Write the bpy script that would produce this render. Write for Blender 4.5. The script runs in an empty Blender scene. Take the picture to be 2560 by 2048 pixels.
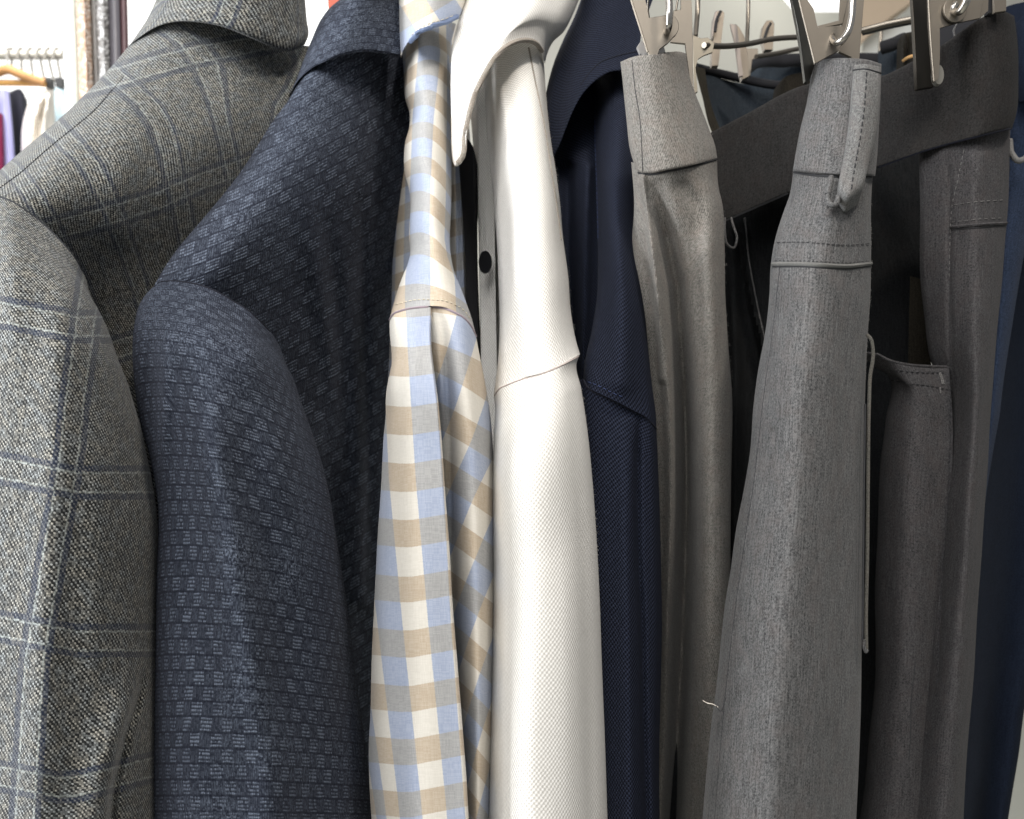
import bpy, math, random
import numpy as np
from mathutils import Vector, Matrix, Euler
from mathutils.bvhtree import BVHTree
random.seed(7); rng = np.random.RandomState(11)
S = bpy.context.scene
COL = S.collection

# ------------------------------------------------------------------ camera
LENS = 30.0; W = 36.0 / LENS; PITCH = math.radians(7.0)
cam_d = bpy.data.cameras.new('camera'); cam = bpy.data.objects.new('camera', cam_d); COL.objects.link(cam)
cam.location = (0, 0, 1.35); cam.rotation_euler = (math.radians(90) - PITCH, 0, 0)
cam_d.lens = LENS; cam_d.sensor_width = 36; cam_d.clip_start = 0.02; cam_d.clip_end = 60
cam_d.dof.use_dof = True; cam_d.dof.focus_distance = 0.43; cam_d.dof.aperture_fstop = 13
S.camera = cam
# ------------------------------------------------------------------ light
wd = bpy.data.worlds.new('World'); S.world = wd; wd.use_nodes = True
wd.node_tree.nodes['Background'].inputs[0].default_value = (0.93, 0.96, 1.0, 1)
wd.node_tree.nodes['Background'].inputs[1].default_value = 0.33
def area(name, loc, to, size, watt, col):
    l = bpy.data.lights.new(name, 'AREA'); l.shape = 'RECTANGLE'; l.size = size[0]; l.size_y = size[1]
    l.energy = watt; l.color = col
    o = bpy.data.objects.new(name, l); COL.objects.link(o); o.location = loc
    o.rotation_euler = (Vector(to) - Vector(loc)).to_track_quat('-Z', 'Y').to_euler()
    return o
area('window_light', (-0.55, -0.62, 2.45), (0.0, 0.45, 1.25), (1.4, 1.1), 42, (1.0, 0.985, 0.97))
area('ceiling_light', (0.42, -0.10, 2.55), (0.10, 0.5, 1.35), (0.14, 0.14), 10, (1.0, 0.92, 0.82))
area('side_window_light', (-1.5, 0.25, 1.45), (-0.15, 0.42, 1.2), (0.5, 1.1), 40, (0.93, 0.96, 1.0))
area('added_far_rack_fill', (-1.2, 1.9, 2.6), (-1.3, 2.7, 1.5), (1.2, 0.8), 42, (1, 0.99, 0.97))  # added lamp that brightens the far rack, no fixture of its own
S.view_settings.view_transform = 'Standard'; S.view_settings.look = 'None'
S.view_settings.exposure = 0.0; S.view_settings.gamma = 1.0
S.cycles.max_bounces = 8; S.cycles.diffuse_bounces = 4

FWD = np.array([0, math.cos(PITCH), -math.sin(PITCH)]); UP = np.array([0, math.sin(PITCH), math.cos(PITCH)])
RT = np.array([1.0, 0, 0]); ORG = np.array([0, 0, 1.35])
def P(x, y, d):
    """point of the place seen at photo pixel x,y (2560 wide) standing d metres away"""
    x = np.asarray(x, float); y = np.asarray(y, float); d = np.asarray(d, float)
    a = ((x - 1280) / 2560 * W * d)[..., None]; b = ((1024 - y) / 2560 * W * d)[..., None]
    return ORG + a * RT + b * UP + d[..., None] * FWD

# ------------------------------------------------------------------ naming helpers
def tag(o, label=None, cat=None, group=None, kind=None):
    if label: o['label'] = label
    if cat: o['category'] = cat
    if group: o['group'] = group
    if kind: o['kind'] = kind
    return o
def thing(name, label, cat, loc, group=None):
    o = bpy.data.objects.new(name, None); COL.objects.link(o); o.location = [float(v) for v in loc]
    o.empty_display_size = 0.02
    return tag(o, label, cat, group)
def link(o, parent):
    COL.objects.link(o)
    if parent is not None:
        o.parent = parent; o.location = -Vector(parent.location) if parent.type == 'EMPTY' else (0, 0, 0)

# ------------------------------------------------------------------ node maths
class G:
    def __init__(s, name):
        s.m = bpy.data.materials.new(name); s.m.use_nodes = True; s.t = s.m.node_tree; s.t.nodes.clear()
        s.out = s.t.nodes.new('ShaderNodeOutputMaterial'); s.p = s.t.nodes.new('ShaderNodeBsdfPrincipled')
        s.t.links.new(s.p.outputs[0], s.out.inputs[0])
    def n(s, typ, **k):
        nd = s.t.nodes.new(typ)
        for a, b in k.items(): setattr(nd, a, b)
        return nd
    def put(s, sock, v):
        if isinstance(v, X): s.t.links.new(v.s, sock)
        elif isinstance(v, (tuple, list)): sock.default_value = tuple(v) + ((1,) if len(v) == 3 and len(sock.default_value) == 4 else ())
        else: sock.default_value = v
    def math(s, op, *a):
        nd = s.n('ShaderNodeMath', operation=op)
        for i, v in enumerate(a): s.put(nd.inputs[i], v)
        return X(s, nd.outputs[0])
    def mix(s, f, a, b):
        nd = s.n('ShaderNodeMix', data_type='RGBA'); s.put(nd.inputs[0], f); s.put(nd.inputs[6], a); s.put(nd.inputs[7], b)
        return X(s, nd.outputs[2])
    def uv(s, layer):
        nd = s.n('ShaderNodeUVMap', uv_map=layer); sp = s.n('ShaderNodeSeparateXYZ'); s.t.links.new(nd.outputs[0], sp.inputs[0])
        return X(s, sp.outputs[0]), X(s, sp.outputs[1])
    def vec(s, x, y, z=0.0):
        nd = s.n('ShaderNodeCombineXYZ'); s.put(nd.inputs[0], x); s.put(nd.inputs[1], y); s.put(nd.inputs[2], z); return X(s, nd.outputs[0])
    def noise(s, v, scale, detail=2.0, rough=0.5):
        nd = s.n('ShaderNodeTexNoise'); s.put(nd.inputs['Vector'], v); nd.inputs['Scale'].default_value = scale
        nd.inputs['Detail'].default_value = detail; nd.inputs['Roughness'].default_value = rough; return X(s, nd.outputs[0])
    def white(s, v):
        nd = s.n('ShaderNodeTexWhiteNoise'); s.put(nd.inputs['Vector'], v); return X(s, nd.outputs[0])
    def ramp(s, v, a, b):
        nd = s.n('ShaderNodeMapRange'); s.put(nd.inputs[0], v); nd.inputs[1].default_value = a; nd.inputs[2].default_value = b
        return X(s, nd.outputs[0])
    def obj(s):
        nd = s.n('ShaderNodeTexCoord'); return X(s, nd.outputs['Object'])
    def fin(s, col, rough=0.9, bump=None, bs=0.3, dist=0.0004, sheen=0.15, spec=0.12, metal=0.0, srough=0.4, stint=(1,1,1)):
        s.put(s.p.inputs['Base Color'], col); s.put(s.p.inputs['Roughness'], rough)
        s.p.inputs['Specular IOR Level'].default_value = spec; s.p.inputs['Metallic'].default_value = metal
        s.p.inputs['Sheen Weight'].default_value = sheen; s.p.inputs['Sheen Roughness'].default_value = srough
        s.p.inputs['Sheen Tint'].default_value = tuple(stint) + (1,)
        if bump is not None:
            b = s.n('ShaderNodeBump'); b.inputs['Strength'].default_value = bs; b.inputs['Distance'].default_value = dist
            s.put(b.inputs['Height'], bump); s.t.links.new(b.outputs[0], s.p.inputs['Normal'])
        return s.m
class X:
    def __init__(s, g, so): s.g = g; s.s = so
    def __add__(s, o): return s.g.math('ADD', s, o)
    __radd__ = __add__
    def __sub__(s, o): return s.g.math('SUBTRACT', s, o)
    def __rsub__(s, o): return s.g.math('SUBTRACT', o, s)
    def __mul__(s, o): return s.g.math('MULTIPLY', s, o)
    __rmul__ = __mul__
    def __truediv__(s, o): return s.g.math('DIVIDE', s, o)
    def __lt__(s, o): return s.g.math('LESS_THAN', s, o)
    def __gt__(s, o): return s.g.math('GREATER_THAN', s, o)
    def floor(s): return s.g.math('FLOOR', s)
    def fr(s): return s.g.math('FRACT', s)
    def sin(s): return s.g.math('SINE', s)
    def abs(s): return s.g.math('ABSOLUTE', s)
    def mod(s, k): return s.g.math('FLOORED_MODULO', s, k)
    def clamp(s):
        r = s.g.math('ADD', s, 0.0); r.s.node.use_clamp = True; return r
    def pw(s, k): return s.g.math('POWER', s, k)

def check_wool(name, hw, op=1.0, N=10.5):
    g = G(name); a, b = g.uv('pat'); u, v = g.uv('fine')
    wob = g.noise(g.vec(u, v), 1.1, 2)
    uu = u + (wob - 0.5) * 0.15
    i = (uu * N).floor(); j = (v * N).floor()
    tw = (i + j * 2.0).mod(3.0) < 0.9                       # twill: every third thread floats
    w = g.white(g.vec(i, j)); w2 = g.white(g.vec(j, i, 3.0))
    fx = ((uu * N).fr() - 0.5).abs(); fy = ((v * N).fr() - 0.5).abs()
    yarn = tw * (0.35 + 1.0 * w) + (1.0 - tw) * (w2 * w2 * w2 * 0.55)
    soft = (1.0 - (fx * fx + fy * fy) * 1.3)
    big = g.noise(g.vec(u * 1.0, v * 0.6), 3.0, 3)
    m = (yarn * soft * (0.45 + 1.1 * big)).clamp()
    hue = g.noise(g.vec(u, v, 5.0), 1.6, 2)
    lightc = g.mix(g.ramp(hue, 0.4, 0.62), (0.40, 0.386, 0.338), (0.35, 0.372, 0.37))
    col = g.mix(m, (0.014, 0.015, 0.016), lightc)
    def grp(t, hwx, jit):
        tt = t + (jit - 0.5) * hwx * 0.14
        r = ((tt + 0.5).fr() - 0.5).abs()
        line = (((r - hwx).abs()) < hwx * 0.10)
        navy = ((r - hwx * 1.5).abs() < hwx * 0.32)
        return line, navy
    j1 = g.white(g.vec(j, 1.0)); j2 = g.white(g.vec(i, 2.0))
    l1, n1 = grp(a, hw, j1); l2, n2 = grp(b, 0.060, j2)
    navy = g.math('MAXIMUM', n1, n2); ln = g.math('MAXIMUM', l1, l2)
    col = g.mix(navy * (0.50 + 0.35 * w) * op, col, (0.014, 0.022, 0.048))
    col = g.mix(ln * (0.05 + 0.65 * w2) * op, col, (0.42, 0.46, 0.44))
    return g.fin(col, 0.92, (yarn * soft), 0.6, 0.0006, sheen=0.2)

def basket_wool():
    g = G('navy_basket_wool'); a, b = g.uv('pat'); u, v = g.uv('fine')
    wb = g.noise(g.vec(a, b), 0.8, 2); wb2 = g.noise(g.vec(a, b, 9.0), 0.9, 2)
    aa = a + (wb - 0.5) * 0.18; bb = b + (wb2 - 0.5) * 0.16
    i = aa.floor(); j = bb.floor()
    par = (i + j).mod(2.0)
    fa = aa.fr(); fb = bb.fr()
    ti = (aa * 6.0).floor(); tj = (bb * 4.0).floor()
    w = g.white(g.vec(ti, tj)); wl = g.white(g.vec(i, j, 4.0))
    sa = ((aa * 6.0).fr() - 0.5).abs() * 2.0; sb = ((bb * 4.0).fr() - 0.5).abs() * 2.0
    dots = (1.0 - sb) * (0.35 + 0.9 * (1.0 - sa)) * (0.15 + 1.5 * w)
    ribs = (1.0 - sa * sa) * 0.22 * (0.2 + 1.2 * w)
    rowline = g.ramp((fb - 0.5).abs(), 0.38, 0.47); colline = g.ramp((fa - 0.5).abs(), 0.42, 0.5)
    edge = (1.0 - 0.85 * rowline) * (1.0 - 0.15 * colline)
    pat = (par * dots * (0.55 + 0.7 * wl) + (1.0 - par) * ribs) * edge
    mel = g.noise(g.vec(u, v), 9.0, 4, 0.8)
    strength = g.ramp(g.noise(g.vec(a * 0.13, b * 0.13), 1.0, 2), 0.27, 0.52)
    wi = g.white(g.vec((u * 11.0 + v * 2.0).floor(), (v * 13.0).floor())); wj = g.white(g.vec((u * 17.0).floor(), (v * 7.0 - u * 2.0).floor(), 2.0))
    flat = wi * wj * 1.35 * (1.0 - 0.35 * rowline)
    m = (pat * (0.35 + 0.75 * strength) + flat * (0.95 - 0.75 * strength)) * (0.25 + 1.45 * mel)
    col = g.mix(m.clamp(), (0.0060, 0.0074, 0.0140), (0.118, 0.140, 0.182))
    return g.fin(col, 0.9, pat + mel * 0.5, 0.7, 0.0008, sheen=0.05, stint=(0.75, 0.78, 1.0))

def gingham():
    g = G('gingham_cotton'); a, b = g.uv('pat'); u, v = g.uv('fine')
    a = a + (g.white(g.vec((v * 22.0).floor(), 1.0)) - 0.5) * 0.012
    b = b + (g.white(g.vec((u * 22.0).floor(), 2.0)) - 0.5) * 0.012
    blue = a.mod(2.0) < 1.0; tan = b.mod(2.0) > 1.0
    light = g.mix(blue, (0.60, 0.57, 0.505), (0.285, 0.335, 0.45)); dark = g.mix(blue, (0.425, 0.345, 0.25), (0.285, 0.286, 0.283))
    col = g.mix(tan, light, dark)
    th = g.white(g.vec((u * 30.0).floor(), (v * 3.0).floor())) * 0.5 + g.white(g.vec((v * 30.0).floor(), (u * 3.0).floor(), 2.0)) * 0.5
    col2 = g.mix(th * 0.16, col, (0.85, 0.83, 0.80)); col2 = g.mix((1.0 - th) * 0.10, col2, (0.25, 0.24, 0.24))
    return g.fin(col2, 0.8, th, 0.15, 0.0003, sheen=0.1)

def pique(name, base, hole, pitch, sheen, bs, stint=(1, 1, 1)):
    g = G(name); u, v = g.uv('fine')
    wob = g.noise(g.vec(u, v), 0.8, 2)
    uu = (u + (wob - 0.5) * 0.2) * pitch; vv = v * pitch * 0.92
    j = vv.floor(); uo = uu
    cc = g.math('COSINE', uu * 3.14159) * g.math('COSINE', vv * 3.14159)
    bumpy = (cc * 0.75 + 0.5).clamp()
    w = g.white(g.vec(uo.floor(), j)); fz = g.noise(g.vec(u, v), 40.0, 2)
    col = g.mix((bumpy * (0.75 + 0.4 * w) + (fz - 0.5) * 0.4).clamp(), hole, base)
    return g.fin(col, 0.9, bumpy + fz * 0.3, bs, 0.0006, sheen=sheen, stint=stint)

def suiting(name, dark, light, tw=0.5, pitch=16.0, streak=0.35, sheen=0.08):
    g = G(name); u, v = g.uv('fine')
    i = (u * pitch).floor(); j = (v * pitch * 0.8).floor()
    w = g.white(g.vec(i, j)); dg = ((u * pitch * 0.55 + v * pitch * 0.40).fr() - 0.5).abs() * 2.0
    n1 = g.noise(g.vec(u, v), 9.0, 4, 0.85); st = g.noise(g.vec(u * 6.0, v * 0.35), 2.2, 3, 0.6)
    bl = g.noise(g.vec(u, v * 0.5, 3.0), 0.9, 2)
    m = ((n1 - 0.5) * 2.6 + (w - 0.5) * 0.42 + (dg - 0.5) * tw + (st - 0.5) * 4.0 * streak + (bl - 0.5) * 0.3 + 0.5).clamp()
    col = g.mix(m, dark, light)
    hue = g.noise(g.vec(u, v, 8.0), 1.3, 2)
    col = g.mix(g.ramp(hue, 0.45, 0.7) * 0.25, col, tuple(c * k for c, k in zip(light, (0.78, 0.66, 0.62))))
    return g.fin(col, 0.92, dg * tw + n1, 0.45, 0.0005, sheen=sheen, spec=0.08)

def plain(name, col, rough=0.8, sheen=0.0, spec=0.3, metal=0.0, nz=0.15, sc=60.0, bs=0.1):
    g = G(name); n = g.noise(g.obj(), sc, 3)
    c = g.mix(n * nz * 2.0, col, tuple(x * 0.6 for x in col))
    return g.fin(c, rough, n, bs, 0.0005, sheen=sheen, spec=spec, metal=metal)

M_A = check_wool('grey_check_wool', 0.060, 0.8); M_A2 = check_wool('grey_check_wool_shoulder', 0.10, 0.62, 13.0)
M_B = basket_wool(); M_C = gingham()
M_D = pique('white_pique', (0.86, 0.845, 0.81), (0.56, 0.54, 0.50), 9.0, 0.05, 0.35)
M_Drib = suiting('white_rib', (0.20, 0.18, 0.155), (0.38, 0.345, 0.30), 0.3, 20, 0.1)
M_E = pique('navy_pique', (0.0200, 0.0250, 0.0430), (0.0010, 0.0013, 0.004), 9.0, 0.01, 0.55, (0.5, 0.55, 0.8))
M_F = suiting('light_grey_suiting', (0.080, 0.076, 0.069), (0.262, 0.248, 0.226), 0.42, 13, 0.25)
M_G = suiting('charcoal_suiting', (0.020, 0.0193, 0.0203), (0.082, 0.079, 0.081), 0.2, 16, 0.3, 0.03)
M_H = suiting('mid_grey_suiting', (0.030, 0.030, 0.031), (0.140, 0.139, 0.138), 0.15, 16, 0.4)
M_I = suiting('navy_denim', (0.003, 0.005, 0.011), (0.012, 0.0175, 0.031), 0.5, 16, 0.3, 0.0)
M_I2 = suiting('navy_lit_side', (0.010, 0.015, 0.028), (0.036, 0.052, 0.092), 0.6, 16, 0.3, 0.02)  # lighter copy of the navy cloth, with the light put into its colour
M_J = suiting('blue_denim', (0.010, 0.014, 0.020), (0.032, 0.040, 0.048), 0.4, 14, 0.4, 0.03)
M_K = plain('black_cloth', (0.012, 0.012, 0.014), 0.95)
M_Gw = suiting('charcoal_waistband_shaded', (0.008, 0.0078, 0.0076), (0.029, 0.0278, 0.0272), 0.2, 16, 0.2, 0.02)  # darker than the leg: shade from the neighbouring trousers put into the colour
M_G2 = suiting('charcoal_deep_shade', (0.004, 0.0045, 0.005), (0.016, 0.017, 0.018), 0.2, 14, 0.4, 0.0)  # charcoal taken near black, deep shade held in the colour
M_loop = suiting('belt_loop_suiting', (0.055, 0.055, 0.054), (0.175, 0.174, 0.170), 0.2, 16, 0.2)
M_brown = suiting('brown_cord', (0.008, 0.007, 0.005), (0.024, 0.021, 0.016), 0.3, 14, 0.4, 0.02)
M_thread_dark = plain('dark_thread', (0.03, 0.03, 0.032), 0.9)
M_thread_a = plain('charcoal_thread', (0.035, 0.037, 0.042), 0.9)
M_thread_b = plain('navy_thread', (0.008, 0.009, 0.016), 0.9)
M_thread_light = plain('cream_thread', (0.72, 0.66, 0.52), 0.8)
M_thread_grey = plain('pale_grey_thread', (0.16, 0.155, 0.15), 0.8)
M_thread_navy = plain('blue_thread', (0.03, 0.045, 0.11), 0.8)
M_thread_orange = plain('orange_thread', (0.55, 0.33, 0.14), 0.8)
M_thread_beige = plain('beige_thread', (0.50, 0.46, 0.40), 0.8)
M_nickel = plain('brushed_nickel', (0.205, 0.182, 0.152), 0.42, metal=1.0, nz=0.06, sc=300, bs=0.05)
M_steel = plain('dark_steel_wire', (0.50, 0.47, 0.43), 0.22, metal=1.0, nz=0.05, sc=200, bs=0.02)
M_button = plain('black_button', (0.008, 0.008, 0.010), 0.35, spec=0.5)

# ------------------------------------------------------------------ splines, patches
def spl(pts, t, knots=None):
    pts = np.asarray(pts, float)
    if pts.ndim == 1: pts = pts[:, None]
    if knots is None:
        k = np.concatenate([[0], np.cumsum(np.maximum(np.linalg.norm(np.diff(pts, axis=0), axis=1), 1e-6))]); k /= k[-1]
    else: k = np.asarray(knots, float)
    if len(pts) == 2:
        w = ((t - k[0]) / (k[1] - k[0]))[:, None]; return pts[0] * (1 - w) + pts[1] * w
    dl = np.diff(pts, axis=0) / np.diff(k)[:, None]
    m = np.empty_like(pts); m[0] = dl[0]; m[-1] = dl[-1]
    h = np.diff(k)[:, None]
    m[1:-1] = (dl[:-1] * h[1:] + dl[1:] * h[:-1]) / (h[1:] + h[:-1])
    i = np.clip(np.searchsorted(k, t, side='right') - 1, 0, len(k) - 2)
    hh = (k[i + 1] - k[i]); s = ((t - k[i]) / hh)[:, None]; hh = hh[:, None]
    return (2*s**3 - 3*s**2 + 1) * pts[i] + (s**3 - 2*s**2 + s) * hh * m[i] + (-2*s**3 + 3*s**2) * pts[i+1] + (s**3 - s**2) * hh * m[i+1]

def fold_disp(px, py, folds):
    out = np.zeros_like(px)
    for pl, wdt, amp in folds:
        pl = [tuple(p) + (1.0,) if len(p) == 2 else tuple(p) for p in pl]
        q = spl(np.array(pl), np.linspace(0, 1, 14))
        best = np.full(px.shape, 1e9); sc = np.zeros_like(px)
        for a, b in zip(q[:-1], q[1:]):
            vx, vy = b[0] - a[0], b[1] - a[1]; L2 = vx*vx + vy*vy + 1e-9
            t = np.clip(((px - a[0]) * vx + (py - a[1]) * vy) / L2, 0, 1)
            dd = np.hypot(px - a[0] - t*vx, py - a[1] - t*vy); s = a[2] + t * (b[2] - a[2])
            msk = dd < best; best = np.where(msk, dd, best); sc = np.where(msk, s, sc)
        out += amp * sc * np.exp(-(best / wdt) ** 2)
    return out

class Acc:
    def __init__(s): s.v = []; s.f = []; s.pat = []; s.fine = []; s.n = 0
    def grid(s, W3, pat, fine, back=None, closed=False):
        nv, nu = W3.shape[:2]; base = s.n
        s.v.append(W3.reshape(-1, 3)); s.pat.append(pat.reshape(-1, 2)); s.fine.append(fine.reshape(-1, 2)); s.n += nv * nu
        idx = np.arange(nv * nu).reshape(nv, nu) + base
        def quads(ix, flip):
            a = ix[:-1, :-1].ravel(); b = ix[:-1, 1:].ravel(); c = ix[1:, 1:].ravel(); d = ix[1:, :-1].ravel()
            s.f.append(np.stack([a, d, c, b] if not flip else [a, b, c, d], 1))
        quads(idx, False)
        if back is not None:
            s.v.append(back.reshape(-1, 3)); s.pat.append(pat.reshape(-1, 2)); s.fine.append(fine.reshape(-1, 2)); s.n += nv * nu
            jdx = idx + nv * nu; quads(jdx, True)
            ring = np.concatenate([idx[0, :], idx[1:, -1], idx[-1, -2::-1], idx[-2:0:-1, 0]])
            r2 = np.roll(ring, -1); o = nv * nu
            s.f.append(np.stack([ring, r2, r2 + o, ring + o], 1))
    def build(s, name, mat, parent=None):
        V = np.concatenate(s.v); F = np.concatenate(s.f)
        org = Vector(parent.location) if (parent is not None and parent.type == 'EMPTY') else Vector((0, 0, 0))
        if parent is not None and parent.type != 'EMPTY' and parent.parent is not None: org = Vector(parent.parent.location)
        me = bpy.data.meshes.new(name); me.from_pydata((V - np.array(org)).tolist(), [], F.tolist())
        for nm, arr in (('pat', np.concatenate(s.pat)), ('fine', np.concatenate(s.fine))):
            uvl = me.uv_layers.new(name=nm); uvl.data.foreach_set('uv', arr[F.ravel()].astype(np.float32).ravel())
        me.polygons.foreach_set('use_smooth', [True] * len(F)); me.materials.append(mat)
        try: me.set_sharp_from_angle(angle=math.radians(60))
        except Exception: pass
        o = bpy.data.objects.new(name, me); COL.objects.link(o)
        if parent is not None: o.parent = parent
        s.bvh = BVHTree.FromPolygons(V.tolist(), F.tolist())
        o_acc[o.name] = s
        return o
    def on(s, x, y, lift=0.0004):
        far = P(x, y, 1.0); dirv = Vector(far - ORG).normalized()
        hit = s.bvh.ray_cast(Vector(ORG), dirv)
        if hit[0] is None: return None
        n = hit[1]
        if n.dot(dirv) > 0: n = -n
        return hit[0] + n * lift
o_acc = {}

def cosp(n, e=1.0):
    t = np.linspace(0, 1, n); c = (1 - np.cos(np.pi * t)) / 2
    return t * (1 - e) + c * e

def patch(acc, T, B, L, R, D, fk=None, gk=None, rl=None, rr=None, rt=None, rb=None, folds=(), th=0.0016, back=True,
          step=7.0, patfn=None, wave=0.0, wseed=0, uvrot=0.0, uvoff=(0, 0), deep=None, vcol=False):
    """smooth cloth sheet between four traced edges; D = depths in metres on a coarse knot grid"""
    T = np.array(T, float); B = np.array(B, float); L = [T[0]] + [np.array(p, float) for p in L] + [B[0]]; R = [T[-1]] + [np.array(p, float) for p in R] + [B[-1]]
    L = np.array(L); R = np.array(R)
    ln = lambda q: np.linalg.norm(np.diff(q, axis=0), axis=1).sum()
    nu = int(np.clip(max(ln(T), ln(B)) / step * (2.0 if folds else 1.0), 10, 260)); nv = int(np.clip(max(ln(L), ln(R)) / step, 10, 330))
    f = cosp(nu, 0.75); g = cosp(nv, 0.35 if (rt or rb) else 0.1)
    tf, bf, lg, rg = spl(T, f), spl(B, f), spl(L, g), spl(R, g)
    FF, GG = np.meshgrid(f, g)
    q = ((1 - GG)[..., None] * tf[None] + GG[..., None] * bf[None] + (1 - FF)[..., None] * lg[:, None] + FF[..., None] * rg[:, None]
         - ((1-FF)*(1-GG))[..., None] * T[0] - (FF*(1-GG))[..., None] * T[-1] - ((1-FF)*GG)[..., None] * B[0] - (FF*GG)[..., None] * B[-1])
    px, py = q[..., 0], q[..., 1]
    D = np.array(D, float)
    if D.ndim == 1: D = np.stack([D, D]) if gk is None else np.repeat(D[:, None], 2, 1)
    fk = np.linspace(0, 1, D.shape[1]) if fk is None else fk; gk = np.linspace(0, 1, D.shape[0]) if gk is None else gk
    d = spl(D, g, gk) if D.shape[0] > 1 else np.repeat(D, nv, 0)
    d = spl(d.T, f, fk).T
    def rnd(t, w): s = np.clip(1 - t / w, 0, 1); return 1 - np.sqrt(np.maximum(1 - s*s, 0))
    if rl: d = d + rl[1] * rnd(FF, rl[0])
    if rr: d = d + rr[1] * rnd(1 - FF, rr[0])
    if rt: d = d + rt[1] * rnd(GG, rt[0])
    if rb: d = d + rb[1] * rnd(1 - GG, rb[0])
    d = d - fold_disp(px, py, folds)
    if wave:
        r = np.random.RandomState(100 + wseed)
        for _ in range(7):
            k = r.normal(0, 1, 2) * np.array([0.022, 0.006]); ph = r.rand() * 6.28
            d = d + wave / 4 * np.sin(k[0] * px + k[1] * py + ph)
    if B[:, 1].min() >= 2100:                               # the cloth hangs on below the picture
        k = np.linspace(1, 16, 16)[:, None]; sx = np.clip(px[-1] - px[-6], -3, 3)[None] * 0.6
        px = np.concatenate([px, px[-1][None] + sx * k]); py = np.concatenate([py, py[-1][None] + 60 * k]); d = np.concatenate([d, np.repeat(d[-1][None], 16, 0)])
        FF = np.concatenate([FF, FF[:16]]) ; nv += 16
    W3 = P(px, py, d)
    du = np.linalg.norm(np.diff(W3, axis=1), axis=2); dv = np.linalg.norm(np.diff(W3, axis=0), axis=2)
    U = np.concatenate([np.zeros((nv, 1)), np.cumsum(du, 1)], 1); U = U - U[:, nu // 2:nu // 2 + 1]
    V = np.concatenate([np.zeros((1, nu)), np.cumsum(dv, 0)], 0); V = V if vcol else np.repeat(V[:, nu // 2:nu // 2 + 1], nu, 1)
    U = U * 100; V = V * 100
    c, s_ = math.cos(uvrot), math.sin(uvrot)
    U2 = c * U - s_ * V + uvoff[0]; V2 = s_ * U + c * V + uvoff[1]
    fine = np.stack([U2, V2], -1)
    if patfn is None: pat = fine * 0.15
    elif patfn == 'cm': pat = fine
    else:
        a, b = patfn(px, py, U, V); pat = np.stack([a, b], -1)
    bk = None
    if deep is not None:                                   # a closed tube: the far half bulges away from the camera
        bulge = np.sqrt(np.maximum(1 - (2 * FF - 1) ** 2, 0)) * deep
        e = np.maximum(d[:, :1], d[:, -1:]) * 0 + (d[:, :1] * (1 - FF) + d[:, -1:] * FF)
        bk = P(px, py, np.maximum(e + bulge, d + th))
    elif back: bk = P(px, py, d + th)
    acc.grid(W3, pat, fine, bk)
    return acc

def tube_mesh(acc, pts, r, seg=8, cm=1.0, taper=None):
    pts = np.asarray(pts, float); n = len(pts)
    tn = np.gradient(pts, axis=0); tn /= np.linalg.norm(tn, axis=1)[:, None] + 1e-12
    ref = np.array([0.31, 0.52, 0.79]); rings = []
    L = np.concatenate([[0], np.cumsum(np.linalg.norm(np.diff(pts, axis=0), axis=1))])
    a = np.cross(tn, ref); a /= np.linalg.norm(a, axis=1)[:, None]; b = np.cross(tn, a)
    th = np.linspace(0, 2 * np.pi, seg + 1)
    rr = r if taper is None else r * taper[:, None, None]
    W3 = pts[:, None] + rr * (np.cos(th)[None, :, None] * a[:, None] + np.sin(th)[None, :, None] * b[:, None])
    uv = np.stack(np.broadcast_arrays(th[None] * r * 100, L[:, None] * 100), -1)
    acc.grid(W3, uv, uv)
    for e, idx in ((0, 0), (1, n - 1)):                     # end caps
        cap = np.stack([W3[idx], np.repeat(pts[idx][None], seg + 1, 0)]); acc.grid(cap, np.zeros((2, seg+1, 2)), np.zeros((2, seg+1, 2)))
    return acc

def px_tube(acc, pxs, r, n=40, seg=8):
    """pxs = [(x,y,d)...] smooth tube through photo pixels at given distances"""
    q = spl(np.array(pxs, float), np.linspace(0, 1, n)); return tube_mesh(acc, P(q[:, 0], q[:, 1], q[:, 2]), r, seg)

def seam(parent, acc, line, mat, r=0.0005, name='seam', n=60, lift=0.0, w=None):
    q = spl(np.array(line, float), np.linspace(0, 1, n)); pts = [acc.on(a, b, lift) for a, b in q]; pts = [p for p in pts if p is not None]
    if len(pts) < 3: return None
    t = Acc(); tube_mesh(t, np.array([list(p) for p in pts]), r, 6); return t.build(name, mat, parent)

def stitches(parent, acc, lines, mat, ln=9.0, gap=7.0, r=0.00028, name='stitching'):
    t = Acc(); any_ = False
    for line in lines:
        tot = np.linalg.norm(np.diff(np.array(line, float), axis=0), axis=1).sum(); n = max(2, int(tot / (ln + gap)))
        for k in range(n):
            a = k / n; b = a + (ln / (ln + gap)) / n * random.uniform(0.8, 1.1)
            q = spl(np.array(line, float), np.linspace(a, min(b, 1), 4)); pts = [acc.on(x, y, 0.00015 if i in (0, 3) else 0.0005) for i, (x, y) in enumerate(q)]
            if any(p is None for p in pts): continue
            tube_mesh(t, np.array([list(p) for p in pts]), r, 5); any_ = True
    return t.build(name, mat, parent) if any_ else None

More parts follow.
